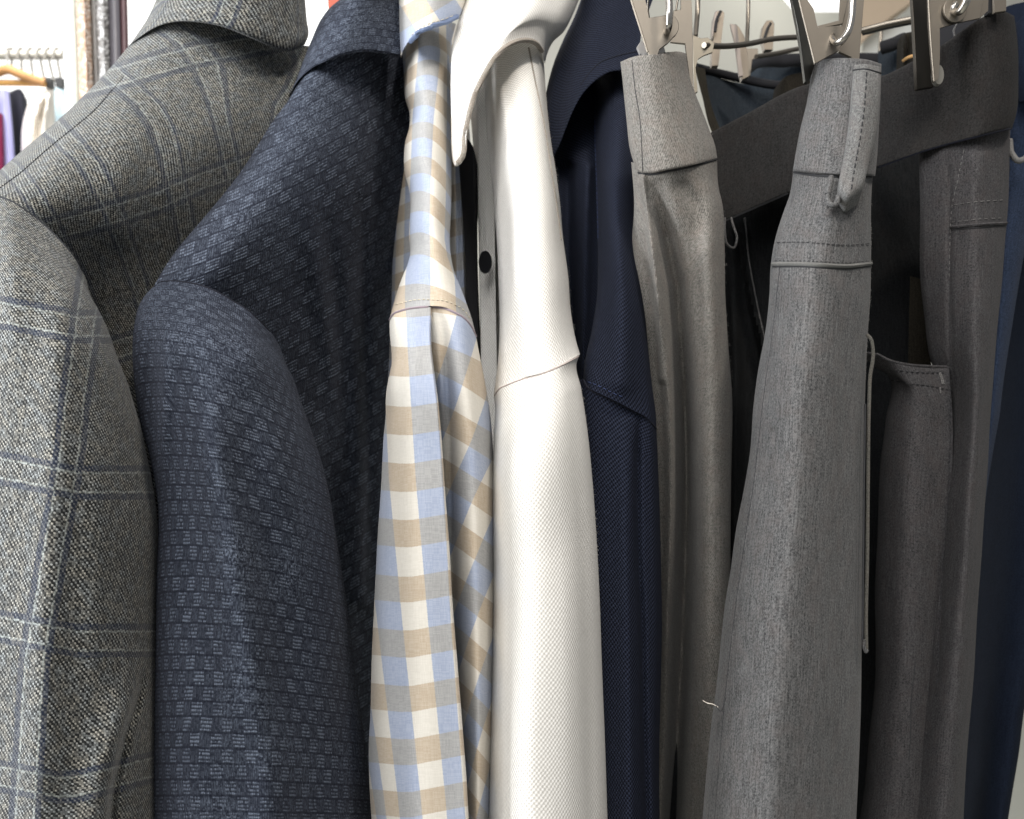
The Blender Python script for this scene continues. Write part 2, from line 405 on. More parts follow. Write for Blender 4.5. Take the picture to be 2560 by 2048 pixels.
def fuzz(parent, acc, line, mat, side=1, n=160, ln=(4, 14), dep=None, name='fuzz'):
    t = Acc(); q = spl(np.array(line, float), np.sort(rng.rand(n)))
    for x, y in q:
        p = acc.on(x - side * 1.5, y, 0.0)
        if p is None: continue
        d = (np.array(p) - ORG) @ FWD
        l = rng.uniform(*ln); ang = rng.normal(0, 0.9); pts = []
        for s in np.linspace(0, 1, 5):
            pts.append((x - side * 1.5 + side * l * s * math.cos(ang) , y + l * s * math.sin(ang) + 2.0 * s * s * rng.normal(), d + 0.0004 * s))
        pts = np.array(pts); tube_mesh(t, P(pts[:, 0], pts[:, 1], pts[:, 2]), 0.00005, 4, taper=np.linspace(1, 0.4, 5))
    o = t.build(name, mat, parent); o['kind'] = 'stuff'; return o

def plate(acc, poly, d, th=0.0012, slope=(0, 0), ref=None, bev=True):
    """flat sheet-metal plate of real thickness cut to the traced outline"""
    poly = np.array(poly, float); c = poly.mean(0) if ref is None else np.array(ref)
    dd = d + (poly[:, 0] - c[0]) * slope[0] + (poly[:, 1] - c[1]) * slope[1]
    fr = P(poly[:, 0], poly[:, 1], dd); cen = fr.mean(0); n = len(poly)
    from mathutils.geometry import tessellate_polygon
    ins = fr + (cen - fr) / np.linalg.norm(cen - fr, axis=1)[:, None] * 0.00025 - FWD * 0.0002
    layers = [ins, fr, fr + FWD * th] if bev else [fr, fr + FWD * th]
    base = acc.n; allv = np.concatenate(layers); z = np.zeros((len(allv), 2))
    acc.v.append(allv); acc.pat.append(z); acc.fine.append(allv[:, :2] * 100); acc.n += len(allv)
    tri = tessellate_polygon([[Vector((p[0], p[1], 0)) for p in poly]])
    fs = []
    last = (len(layers) - 1) * n
    for a, b, c3 in tri: fs += [(base + a, base + b, base + c3, base + c3), (base + last + c3, base + last + b, base + last + a, base + last + a)]
    acc.tri = getattr(acc, 'tri', [])
    for f4 in fs: acc.tri.append(f4[:3])
    for k in range(len(layers) - 1):
        for i in range(n):
            j = (i + 1) % n; acc.f.append(np.array([[base + k*n + i, base + (k+1)*n + i, base + (k+1)*n + j, base + k*n + j]]))
    return acc
def build_plate(acc, name, mat, parent):
    V = np.concatenate(acc.v); F = [list(map(int, r)) for a in acc.f for r in a] + [list(map(int, t)) for t in getattr(acc, 'tri', [])]
    org = Vector(parent.location) if parent is not None and parent.type == 'EMPTY' else Vector((0, 0, 0))
    if parent is not None and parent.type != 'EMPTY' and parent.parent is not None: org = Vector(parent.parent.location)
    me = bpy.data.meshes.new(name); me.from_pydata((V - np.array(org)).tolist(), [], F); me.materials.append(mat)
    import bmesh
    bm = bmesh.new(); bm.from_mesh(me); bmesh.ops.recalc_face_normals(bm, faces=bm.faces); bm.to_mesh(me); bm.free()
    o = bpy.data.objects.new(name, me); COL.objects.link(o)
    if parent is not None: o.parent = parent
    return o
def box_px(acc, x0, x1, y0, y1, d, th):
    return plate(acc, [(x0, y0), (x1, y0), (x1, y1), (x0, y1)], d, th, bev=False)

# ================================================================== SETTING
def setting(name, poly, d, th, mat):
    a = Acc(); plate(a, poly, d, th, bev=False); o = build_plate(a, name, mat, None); o['kind'] = 'structure'; return o
wallm = plain('painted_wall', (0.60, 0.585, 0.52), 0.8, nz=0.05, sc=2.0)
setting('back_wall', [(1000, -1800), (4600, -1800), (4600, 4300), (1000, 4300)], 3.6, 0.08, wallm)
gw = G('daylight_window'); gw.fin((0.9, 0.9, 0.9), 0.5)
gw.p.inputs['Emission Color'].default_value = (1.0, 0.985, 0.95, 1); gw.p.inputs['Emission Strength'].default_value = 1.05
setting('shop_window', [(-2400, -1800), (1040, -1800), (1040, 3000), (-2400, 3000)], 4.0, 0.05, gw.m)
floorm = plain('pale_floor', (0.42, 0.42, 0.37), 0.5, nz=0.06, sc=3.0)
fl = bpy.data.meshes.new('floor'); fl.from_pydata([(-6, -3, 0), (6, -3, 0), (6, 6, 0), (-6, 6, 0)], [], [(0, 1, 2, 3)]); fl.materials.append(floorm)
flo = bpy.data.objects.new('floor', fl); COL.objects.link(flo); flo['kind'] = 'structure'

# ---- bright ceiling panel seen past the second clip
gp = G('lit_ceiling_panel'); gp.fin((0.9, 0.9, 0.9), 0.5); gp.p.inputs['Emission Color'].default_value = (1, 1, 0.98, 1); gp.p.inputs['Emission Strength'].default_value = 1.3
a = Acc(); plate(a, [(1700, -320), (2190, -320), (2125, 18), (1995, 18)], 3.3, 0.04, bev=False)
lp = build_plate(a, 'wall_light', gp.m, None); tag(lp, 'lit white light panel high on the wall behind the trouser clips', 'light')
a = Acc(); plate(a, [(2150, -200), (2380, -200), (2300, -10), (2200, 62), (2150, 110)], 2.6, 0.1, bev=False)
bx = build_plate(a, 'sloping_panel', plain('peach_panel', (0.60, 0.47, 0.34), 0.7, nz=0.05), None); tag(bx, 'peach coloured sloping panel on the wall above the long hanger bar', 'wall panel')
a = Acc(); plate(a, [(2156, 72), (2300, 40), (2300, 150), (2156, 150)], 2.7, 0.05, bev=False)
b2 = build_plate(a, 'white_shelf', plain('white_board', (0.85, 0.86, 0.82), 0.6, nz=0.04), None); tag(b2, 'white board below the long hanger bar, above the folded denim', 'shelf')

# ================================================================== BACKGROUND LEFT RACK
DB = 2.3
a = Acc(); px_tube(a, [(-500, 138, DB), (-100, 138, DB), (158, 137, DB)], 0.0125, 8, 16)
rail = a.build('clothes_rail', plain('chrome_rail', (0.42, 0.40, 0.35), 0.35, metal=0.3, nz=0.03), None)
tag(rail, 'shiny chrome rail of the far rack by the bright window', 'rail')
def hang_cloth(name, label, cat, T, B, L, R, d, mat, hook, folds=(), group='clothes on the far rack', hookto=170):
    o = thing(name, label, cat, P(T[0][0], T[0][1], d), group)
    ac = Acc(); patch(ac, T, B, L, R, [[d, d - .03, d]], rl=(0.2, .05), rr=(0.2, .05), folds=folds, step=9, th=0.006, wave=0.012, wseed=len(name) + hook); ac.build('fabric', mat, o)
    return o
def far_hook(x, y1, bend, n):
    o = thing('hanger_hook', '%s thin metal hanger hook on the far chrome rail' % n, 'hanger hook', P(x, 138, DB), 'hooks on the far rail')
    ac = Acc(); px_tube(ac, [(x - 9, 150, DB - .02), (x - 7, 128, DB - .014), (x, 120, DB), (x + 4, 132, DB + .012), (x + 2, 150, DB), (x + bend * .5, 175, DB), (x + bend, y1, DB)], 0.0034, 30, 6)
    ac.build('wire', plain('hook_wire', (0.16, 0.15, 0.13), 0.5, metal=0.0), o)
for k, (x, y1, bd) in enumerate([(28, 180, 4), (52, 185, 6), (76, 200, 9), (100, 205, 12), (121, 205, 14), (142, 208, 12)]):
    far_hook(x, y1, bd, ['leftmost', 'second', 'third', 'fourth', 'fifth', 'rightmost'][k])
far = lambda nm, c: plain(nm, c, 0.9, nz=0.1, sc=12)
hang_cloth('hanging_shirt', 'magenta garment at the very edge on the far rack', 'shirt', [(-60, 275), (8, 285)], [(-60, 900), (22, 900)], [], [(12, 450)], DB - .10, far('magenta_cloth', (0.20, 0.012, 0.06)), 1)
hang_cloth('hanging_shirt', 'pale lilac shirt between the magenta and black ones', 'shirt', [(-10, 222), (22, 226)], [(6, 900), (46, 900)], [(-4, 300)], [(30, 300)], DB - .05, far('lilac_cloth', (0.42, 0.43, 0.72)), 2)
hang_cloth('hanging_shirt', 'black shirt left of the white shirts on the far rack', 'shirt', [(20, 232), (50, 222), (68, 250)], [(36, 900), (100, 900)], [(26, 300)], [(72, 300)], DB + .02, far('black_shirt_cloth', (0.015, 0.015, 0.022)), 3)
hang_cloth('hanging_shirt', 'white shirt with soft folds under the wooden hanger', 'shirt', [(92, 222), (110, 218), (135, 224)], [(50, 900), (150, 900)], [(75, 250), (58, 300), (52, 400)], [(138, 300)], DB - .06, far('white_shirt_cloth', (0.82, 0.77, 0.70)), 4,
           folds=[([(105, 240), (85, 300), (80, 500)], 7, .05), ([(122, 240), (112, 300), (105, 500)], 6, .05)])
hang_cloth('hanging_shirt', 'pale blue shirt beside the white frame post', 'shirt', [(128, 218), (168, 222)], [(110, 900), (200, 900)], [(124, 300)], [(190, 300)], DB + .03, far('pale_blue_cloth', (0.50, 0.64, 0.70)), 5)
wh = thing('wooden_hanger', 'orange wooden coat hanger on the far rack', 'hanger', P(22, 168, DB - .1))
ac = Acc(); px_tube(ac, [(-60, 225, DB - .12), (-20, 190, DB - .13), (20, 174, DB - .14), (50, 186, DB - .14), (80, 198, DB - .13), (112, 208, DB - .12)], 0.012, 30, 10)
ac.build('arm', plain('orange_wood', (0.45, 0.24, 0.10), 0.4, nz=0.25, sc=25), wh)
ac = Acc(); px_tube(ac, [(-60, 208, DB - .12), (20, 207, DB - .12), (112, 209, DB - .12)], 0.008, 12, 8); ac.build('trouser_bar', plain('light_wood', (0.60, 0.33, 0.11), 0.4, nz=0.2), wh)
ac = Acc(); px_tube(ac, [(20, 172, DB - .14), (18, 150, DB - .1), (14, 128, DB), (24, 120, DB), (30, 134, DB)], 0.0022, 24, 6); ac.build('hook', M_steel, wh)
for k, (x0, x1) in enumerate([(110, 127), (137, 156)]):
    cl = Acc(); plate(cl, [(x0, 193), (x1 - 2, 194), (x1, 218), (x0 + 1, 216)], DB - .11, 0.02, bev=False)
    o = build_plate(cl, 'hanger_clip', plain('black_plastic', (0.02, 0.02, 0.02), 0.4), None)
    tag(o, ['black plastic clip at the end of the wooden hanger', 'black plastic clip next to the white frame post'][k], 'clip', 'black clips on the far rack')

# post of the near rack / mirror frame: white edge, hammered bronze strip, glass, dark strip
DP = 1.15
mir = thing('mirror_frame', 'tall mirror frame with white edge and hammered bronze strip, left of the check jacket', 'mirror', P(240, 200, DP))
def strip(name, x0, x1, x2, x3, d, mat, th, hammered=False, roundr=0.004):
    # x0..x1 at y=-60, x2..x3 at y=1100
    ac = Acc(); patch(ac, [(x0, -60), ((x0 + x1) / 2, -60), (x1, -60)], [(x2, 620), ((x2 + x3) / 2, 620), (x3, 620)], [], [], [[d, d - roundr, d]], th=th, step=8)
    return ac.build(name, mat, mir)
def hammered(name, c1, c2, sc, metal, rough):
    g = G(name); u, v = g.uv('fine'); n = g.n('ShaderNodeTexVoronoi'); g.put(n.inputs['Vector'], g.vec(u, v * 1.3)); n.inputs['Scale'].default_value = sc
    d = X(g, n.outputs[0]); col = g.mix(g.ramp(d, 0.1, 0.6), c1, c2)
    return g.fin(col, rough, d, 1.0, 0.004, sheen=0, spec=0.5, metal=metal)
strip('white_edge', 152, 188, 176, 214, DP - .01, plain('white_paint', (0.86, 0.86, 0.84), 0.4, nz=0.03), 0.03)
strip('glass_edge', 166, 190, 190, 212, DP - .012, plain('pale_green_glass', (0.55, 0.60, 0.54), 0.15, nz=0.3, sc=40), 0.01)
strip('bronze_strip', 187, 222, 214, 248, DP - .02, hammered('hammered_bronze', (0.95, 0.88, 0.80), (0.60, 0.40, 0.28), 1.6, 0.0, 0.3), 0.02, roundr=0.012)
strip('grey_strip', 221, 240, 246, 262, DP - .01, plain('grey_strip_paint', (0.33, 0.32, 0.31), 0.4), 0.02)
strip('hammered_silver_strip', 238, 268, 260, 284, DP - .018, hammered('hammered_silver', (0.85, 0.85, 0.85), (0.30, 0.29, 0.28), 1.4, 0.0, 0.3), 0.02, roundr=0.008)
strip('dark_strip', 266, 296, 282, 312, DP - .012, plain('dark_grey_gloss', (0.16, 0.15, 0.17), 0.25, nz=0.3, sc=15), 0.02)
strip('maroon_strip', 295, 317, 310, 334, DP - .006, plain('maroon_gloss', (0.13, 0.075, 0.08), 0.3, nz=0.3, sc=15), 0.02)

a = Acc(); plate(a, [(815, -60), (856, -60), (852, 20), (821, 22)], 0.8, 0.02)
rp = build_plate(a, 'hanger_end', plain('red_wood', (0.42, 0.07, 0.03), 0.4), None); tag(rp, 'small red wooden piece above the navy jacket collar', 'hanger')

# ================================================================== GREY CHECK JACKET
jA = thing('check_jacket', 'grey wool jacket with pale and navy windowpane checks', 'jacket', P(300, 500, .6), 'jackets on the rack')
def patA_sleeve(x, y, U, V):
    off = 0.19 * np.minimum(x, 190); xc = np.interp(y, [500, 727, 825, 1000, 1130, 1227, 1325, 1487, 1650, 1813, 1943, 2100], [262, 225, 211, 187, 174, 159, 141, 114, 86, 76, 68, 58])
    yb = y - off - np.where(y > 1750, -np.maximum(x - 150, 0) * 0.25, 0)
    return (x - xc) / 370.0, np.interp(yb, [10, 395, 780, 1170, 1567, 1940, 2320], [-2, -1, 0, 1, 2, 3, 4])
def patA_body(x, y, U, V):
    y0 = np.interp(x, [-200, 100, 275, 400, 500, 600, 800], [665, 585, 538, 500, 455, 420, 350]); y1 = np.interp(x, [0, 200, 300, 400, 500, 620, 800], [270, 215, 190, 160, 135, 115, 80])
    b = (y - y0) / (y0 - y1)
    x1 = np.interp(y, [100, 300, 350, 410, 480, 545, 602, 655, 700, 800, 1000], [-80, 110, 165, 225, 262, 290, 308, 330, 345, 370, 400])
    x2 = np.interp(y, [30, 150, 210, 260, 310, 370, 450, 510, 700, 1000], [120, 240, 315, 378, 410, 427, 440, 455, 490, 540])
    x3 = np.interp(y, [0, 40, 75, 110, 160, 220, 300, 500, 1000], [320, 380, 430, 480, 515, 535, 552, 600, 700])
    a_ = np.where(x < x2, (x - x1) / (x2 - x1), 1 + (x - x2) / (x3 - x2)); return a_, b
bodyA = Acc()
patch(bodyA, [(312, 130), (360, 72), (422, 40), (503, 38), (601, 62), (700, 105), (800, 118)], [(-160, 2100), (440, 2100)],
      [(234, 214), (136, 308), (55, 377), (0, 425), (-60, 480), (-150, 560), (-160, 1000)], [(790, 300), (690, 500), (570, 700), (470, 1000), (450, 1500)],
      [[.60, .572, .575, .63], [.585, .545, .555, .61], [.55, .505, .52, .60], [.475, .445, .49, .58], [.50, .47, .51, .56], [.52, .50, .52, .55]], gk=[0, .07, .15, .28, .42, 1], fk=[0, .25, .6, 1],
      rl=(.10, .035), vcol=True, patfn=patA_body, folds=[([(330, 330), (300, 450), (290, 560)], 60, .004)], wave=.002)
bA = bodyA.build('body', M_A2, jA)
slA = Acc()
patch(slA, [(-160, 470), (-60, 478), (0, 490), (65, 526), (107, 558), (156, 607), (190, 650), (216, 700)], [(-180, 2100), (120, 2100), (400, 2100)],
      [(-200, 800), (-220, 1400)], [(227, 740), (247, 776), (276, 841), (292, 890), (318, 955), (341, 1030), (353, 1070), (367, 1140), (382, 1211), (392, 1280), (392, 1500)],
      [[.46, .435, .437, .447], [.42, .385, .39, .425], [.40, .37, .375, .42], [.40, .365, .372, .42], [.40, .365, .375, .42]], gk=[0, .12, .3, .6, 1], fk=[0, .35, .7, 1],
      rl=(.62, .06), rr=(.16, .02), deep=.06, wave=.003, wseed=23, patfn=patA_sleeve,
      folds=[([(357, 1690, .2), (341, 1764), (318, 1829), (302, 1904), (286, 1975), (279, 2100)], 11, -.009), ([(330, 1700, .2), (300, 1800), (255, 1950), (240, 2100)], 45, .010), ([(150, 900), (120, 1300), (90, 1900)], 90, .005)])
sA = slA.build('sleeve', M_A, jA)
colA = Acc()
patch(colA, [(415, -60), (590, -60), (758, -60)], [(300, 145), (325, 113), (357, 88), (390, 68), (422, 58), (455, 54), (503, 57), (552, 66), (601, 84), (650, 105), (700, 125), (735, 126), (762, 112)],
      [(390, 0), (367, 49), (338, 92)], [(767, 49), (771, 90)], [[.59, .56, .56, .60], [.585, .552, .55, .595]], fk=[0, .3, .7, 1], rl=(.12, .03), rr=(.1, .02), rb=(.06, .004), th=.004, uvrot=.12)
cA = colA.build('collar', M_A, jA)
seam(sA, slA, [(0, 492), (32, 505), (65, 527), (107, 559), (156, 608), (188, 647), (211, 689)], M_thread_a, .0006, lift=-.0001)
seam(bA, bodyA, [(0, 471), (49, 435), (97, 393), (146, 351), (195, 312), (240, 273), (282, 224), (310, 190)], M_thread_a, .00030, lift=-.0001)
stitches(bA, bodyA, [[(0, 471), (49, 435), (97, 393), (146, 351), (195, 312), (240, 273), (282, 224)]], M_thread_a, 4, 3, .0003)

# ================================================================== NAVY JACKET
jB = thing('navy_jacket', 'dark navy jacket with basket weave texture', 'jacket', P(700, 600, .6), 'jackets on the rack')
def patB_body(x, y, U, V):
    t = (y + 0.42 * (x - 600) + 0.00025 * (x - 600) ** 2) / 31.0
    s = np.interp(x, [200, 500, 700, 850, 950, 1050], [-8.5, 0, 6, 11.5, 16.0, 22.0]) + (y - 500) * 0.0035
    return s, t
bodyB = Acc()
patch(bodyB, [(735, 215), (780, 150), (867, 112), (948, 108), (1025, 115)], [(400, 2100), (1040, 2100)],
      [(721, 250), (689, 292), (640, 370), (607, 422), (552, 494), (503, 552), (438, 630), (396, 695), (378, 730), (370, 900), (390, 1400)], [(1035, 400), (1040, 1400)],
      [[.575, .558, .58, .64], [.545, .53, .56, .64], [.49, .475, .53, .67], [.443, .445, .535, .70], [.50, .48, .56, .73], [.52, .50, .60, .76]], gk=[0, .08, .19, .30, .42, 1], fk=[0, .3, .62, 1],
      rl=(.10, .03), patfn=patB_body, wave=.003, wseed=3,
      folds=[([(770, 520, .3), (800, 700), (850, 1000), (900, 1500)], 28, .010), ([(860, 600, .3), (890, 900), (920, 1500)], 22, .010), ([(820, 560, .3), (840, 800), (870, 1200)], 18, -.007), ([(905, 500, .3), (912, 900), (930, 1500)], 14, -.010)])
bodyB.build('body', M_B, jB)
slB = Acc()
pat_cm36 = lambda k: (lambda x, y, U, V: (U / k + 50.3, V / k + 20.1))
patch(slB, [(383, 718), (396, 706), (419, 702), (471, 706), (506, 714), (545, 730), (584, 753), (617, 773), (649, 802), (675, 828), (700, 867)], [(380, 2100), (660, 2100), (940, 2100)],
      [(364, 736), (347, 766), (338, 799), (331, 857), (331, 890), (334, 938), (351, 1058), (376, 1150), (393, 1250), (391, 1450), (388, 1650), (384, 1850)],
      [(715, 909), (734, 948), (750, 997), (770, 1052), (806, 1162), (822, 1227), (838, 1325), (864, 1487), (893, 1715), (916, 1878), (922, 1943)],
      [[.45, .44, .438, .45], [.445, .41, .402, .44], [.44, .395, .392, .44], [.42, .385, .392, .44], [.415, .383, .39, .44], [.415, .38, .388, .44]], gk=[0, .08, .2, .45, .75, 1], fk=[0, .22, .6, 1],
      rl=(.10, .02), rr=(.30, .045), deep=.06, patfn=pat_cm36(.66), wave=.002, wseed=5,
      folds=[([(414, 800, .2), (412, 900), (410, 1060), (408, 1200, .1)], 16, .006), ([(375, 800, .3), (372, 950), (385, 1100, .2)], 22, -.008),
             ([(500, 900, .2), (535, 1150), (590, 1400), (640, 1700), (690, 2100)], 58, .010), ([(455, 1000, .2), (470, 1300), (520, 1700), (560, 2100)], 50, -.004), ([(600, 1050, .2), (690, 1450), (770, 1800), (800, 2100)], 60, -.005)])
slB.build('sleeve', M_B, jB)
colB = Acc()
patch(colB, [(900, -60), (1004, -60)], [(722, 237), (747, 201), (780, 172), (819, 153), (867, 136), (916, 130), (948, 133), (1003, 144)],
      [(848, 0), (825, 19), (802, 49), (780, 97), (754, 162), (737, 207)], [(1003, 40)], [[.585, .565, .60], [.56, .538, .575]], rl=(.14, .03), rb=(.06, .004), th=.004, patfn=pat_cm36(.66), uvrot=-.3)
colB.build('collar', M_B, jB)
seam(jB, slB, [(386, 718), (397, 707), (419, 703), (471, 707), (506, 715), (545, 731), (584, 754), (617, 774), (649, 803), (675, 829)], M_thread_b, .0006, lift=-.0002)

# ================================================================== GINGHAM SHIRT
jC = thing('gingham_shirt', 'blue, white and tan gingham cotton shirt', 'shirt', P(1080, 600, .55), 'shirts on the rack')
SEAM_C = [(974, 797), (984, 782), (1007, 773), (1046, 766), (1078, 765), (1111, 768), (1137, 779), (1160, 792), (1179, 815), (1190, 838)]
def patC_up(x, y, U, V):
    l = np.interp(y, [100, 130, 195, 292, 390, 507, 597, 695, 755, 800], [1044, 1046, 1040, 1031, 1028, 1023, 1025, 1013, 1012, 1014])
    r = np.interp(y, [100, 130, 195, 292, 390, 507, 597, 695, 755, 800], [1098, 1101, 1096, 1085, 1080, 1075, 1075, 1077, 1075, 1078])
    r2 = np.interp(y, [100, 130, 292, 507, 597, 640, 695, 755, 800], [1115, 1118, 1117, 1114, 1111, 1118, 1137, 1140, 1142])
    wl = np.interp(y, [100, 600, 700, 800], [30, 34, 50, 42])
    s = np.where(x < l, (x - l) / wl, np.where(x < r, (x - l) / (r - l), np.where(x < r2, 1 + (x - r) / (r2 - r), 2 + (x - r2) / 45)))
    m = (l + r) / 2; off = np.where(x < m, ((m - x) / 50.0) ** 2 * 26, ((x - m) / 55.0) ** 2 * 32) * np.interp(y, [0, 620, 720, 800], [1, 1, .35, .3])
    t = np.interp(y - off, [40, 76, 114, 149, 187, 224, 263, 304, 344, 390, 433, 477, 528, 581, 636, 709, 790, 860], [-2, -1, 0, 1, 2, 3, 4, 5, 6, 7, 8, 9, 10, 11, 12, 13, 14, 15])
    return s + 20, t + 20
ty = [650, 720, 794, 868, 942, 1017, 1088, 1159, 1230, 1300, 1368, 1442, 1506, 1576, 1644, 1715, 1780, 1848, 1913, 1980, 2043, 2110]; tt = [i - 2 for i in range(len(ty))]
RID = ([765, 857, 922, 1000, 1097, 1244, 1373, 1488, 1650, 1813, 1943, 2100], [1078, 1078, 1085, 1095, 1104, 1114, 1124, 1130, 1143, 1156, 1166, 1174])
def patC_front(x, y, U, V):
    c0 = np.interp(y, [765, 857, 1195, 1552, 2000, 2100], [1014, 1018, 1039, 1070, 1114, 1122])
    w = np.interp(y, [765, 857, 1195, 2100], [62, 61, 67, 61]); wr = np.interp(y, [765, 1195, 1552, 2000], [62, 69, 57, 46])
    dl = (c0 - x) / w
    s = np.where(x > c0, (x - c0) / wr, -(dl + np.maximum(dl - 1.6, 0) ** 2 * np.interp(y, [765, 1300, 1600, 2100], [0, 0, .25, .75])))
    off = np.where(x > 1030, -(x - 1030) * np.interp(y, [765, 1000, 2100], [.10, .16, .2]), 0)
    off = off + np.where(x < 1000, -(1000 - x) * .10, 0)
    return s + 20, np.interp(y - off, ty, tt) + 20
def patC_right(x, y, U, V):
    xr = np.interp(y, *RID); xe = np.interp(y, [838, 1006, 1100, 1300, 2100], [1190, 1221, 1230, 1232, 1225])
    f = (x - xr) / np.maximum(xe - xr, 20)
    sr = np.interp(y, [765, 857, 1104, 1247, 1393, 2100], [1.0, 1.3, 3, 4, 5, 9.9]); se = np.interp(y, [765, 838, 1000, 1149, 1276, 2100], [2.6, 2.95, 4.1, 5, 5.9, 11.2])
    s = sr + (se - sr) * f; off = f * np.interp(y, [765, 850, 1000, 2100], [10, 35, 78, 80])
    xoff = 14
    return s + 20, np.interp(y - off + xoff, ty, tt) + 20
upC = Acc()
patch(upC, [(1004, 110), (1050, 66), (1110, 50), (1140, 60)], SEAM_C,
      [(1008, 156), (1010, 195), (1013, 247), (1024, 286), (1023, 318), (1013, 357), (1010, 390), (1013, 438), (1022, 471), (1023, 597), (1025, 636), (1017, 669), (1000, 708), (984, 760)],
      [(1124, 130), (1127, 195), (1127, 292), (1129, 390), (1128, 507), (1127, 640), (1140, 701), (1160, 744), (1176, 786)],
      [[.60, .565, .575, .60], [.57, .535, .54, .575], [.50, .465, .465, .50], [.455, .43, .428, .455]], gk=[0, .25, .65, 1], fk=[0, .35, .65, 1], rl=(.35, .03), rr=(.35, .03), patfn=patC_up, wave=.0012, wseed=22, step=5, deep=.02)
upC.build('shoulder', M_C, jC)
slC = Acc()
ridge = [(x, y) for y, x in zip(*RID)]
patch(slC, [(974, 799), (984, 783), (1007, 775), (1046, 768), (1080, 768)], [(932, 2100), (1050, 2100), (1174, 2100)],
      [(974, 825), (978, 916), (971, 948), (965, 987), (964, 1040), (960, 1081), (953, 1211), (945, 1325), (939, 1438), (934, 1540), (929, 1650), (926, 1780), (922, 1860), (923, 1943)],
      ridge[1:-1], [[.435, .428, .4285], [.435, .410, .405], [.43, .402, .397], [.425, .395, .392], [.425, .39, .388]], gk=[0, .1, .3, .6, 1], fk=[0, .45, 1], rl=(.22, .03), rr=(.05, .004), patfn=patC_front, step=5, deep=.03, wave=.0016, wseed=21,
      folds=[([(1020, 800, .2), (1025, 900, .6), (1030, 1000, .2)], 20, .003)])
patch(slC, [(1072, 766), (1111, 770), (1137, 781), (1160, 794), (1179, 817), (1190, 840)], [(1150, 2100), (1232, 2100)],
      [(1070, 857), (1075, 922), (1084, 1000), (1092, 1097), (1102, 1244), (1112, 1373), (1120, 1488), (1132, 1650), (1144, 1813)],
      [(1195, 867), (1208, 932), (1221, 1006), (1228, 1060), (1234, 1150), (1240, 1500)],
      [[.431, .428, .440], [.432, .418, .445], [.437, .415, .44], [.437, .412, .44], [.437, .41, .44]], gk=[0, .1, .3, .6, 1], fk=[0, .55, 1], rr=(.25, .02), patfn=patC_right, step=5, deep=.03,
      folds=[([(1106, 800, .2), (1112, 860), (1120, 960), (1125, 1100), (1130, 1300), (1150, 2100)], 12, -.006)])
slC.build('sleeve', M_C, jC)
bdC = Acc()
patch(bdC, [(975, 150), (1080, 90), (1150, 60)], [(940, 2100), (1230, 2100)], [(985, 250), (980, 700), (950, 1400)], [(1180, 420), (1187, 600), (1200, 900), (1225, 1400)],
      [[.66, .64, .68], [.64, .63, .67], [.62, .61, .66], [.60, .58, .64]], gk=[0, .2, .5, 1], rl=(.2, .02), patfn=lambda x, y, U, V: (U / 1.3 + 20, V / 1.3 + 20),
      folds=[([(1150, 400), (1160, 700), (1170, 1100)], 10, .015)])
bdC.build('body', M_C, jC)
fc = Acc(); patch(fc, [(1142, 330), (1172, 350), (1196, 420)], [(1160, 1400), (1240, 1400)], [(1150, 450), (1160, 600), (1166, 900)], [(1194, 600), (1204, 900)], [[.625, .60, .61], [.60, .585, .59]], step=8, rl=(.3, .015)); fc.build('dark_gap_strip', M_K, jC)  # black strip closing the gap between shirts, its darkness painted in
def patC_col(x, y, U, V):
    a_ = (x - 1004) * 0.0135 - (y - 25) * 0.009; b_ = (y - 0) * 0.0165 + (x - 1004) * 0.010
    return a_ + 20.95, b_ + 20.7
coC = Acc()
patch(coC, [(1000, -60), (1090, -60), (1185, -60)], [(1002, 146), (1007, 130), (1023, 104), (1046, 84), (1078, 71), (1111, 62), (1143, 46), (1158, 30)], [(998, 0), (999, 80)], [(1168, 0)],
      [[.57, .54, .57], [.56, .53, .56]], rl=(.15, .02), rr=(.15, .02), rb=(.05, .003), th=.003, patfn=patC_col, step=5)
coCo = coC.build('collar', M_C, jC)
patchC = Acc()
off_line = [(1006, 142), (1012, 124), (1027, 99), (1050, 79), (1080, 66), (1113, 56), (1141, 42)]
stitches(coCo, coC, [[(1030, 88), (1052, 70), (1080, 57), (1113, 47), (1136, 38)]], M_thread_light, 6, 5, .00025)
seam(coCo, coC, off_line, plain('blue_grey_piping', (0.13, 0.17, 0.27), 0.8), .0015, name='collar_edge', lift=.0008)
stitches(jC, upC, [[(990, 762), (1007, 757), (1046, 750), (1078, 750), (1111, 753), (1137, 763), (1160, 778), (1176, 800)]], M_thread_light, 6, 5, .00022)
seam(jC, slC, [(a_, b_ + 3) for a_, b_ in SEAM_C], plain('shadowed_seam_thread', (0.33, 0.27, 0.30), 0.9), .0007, lift=-.0001)

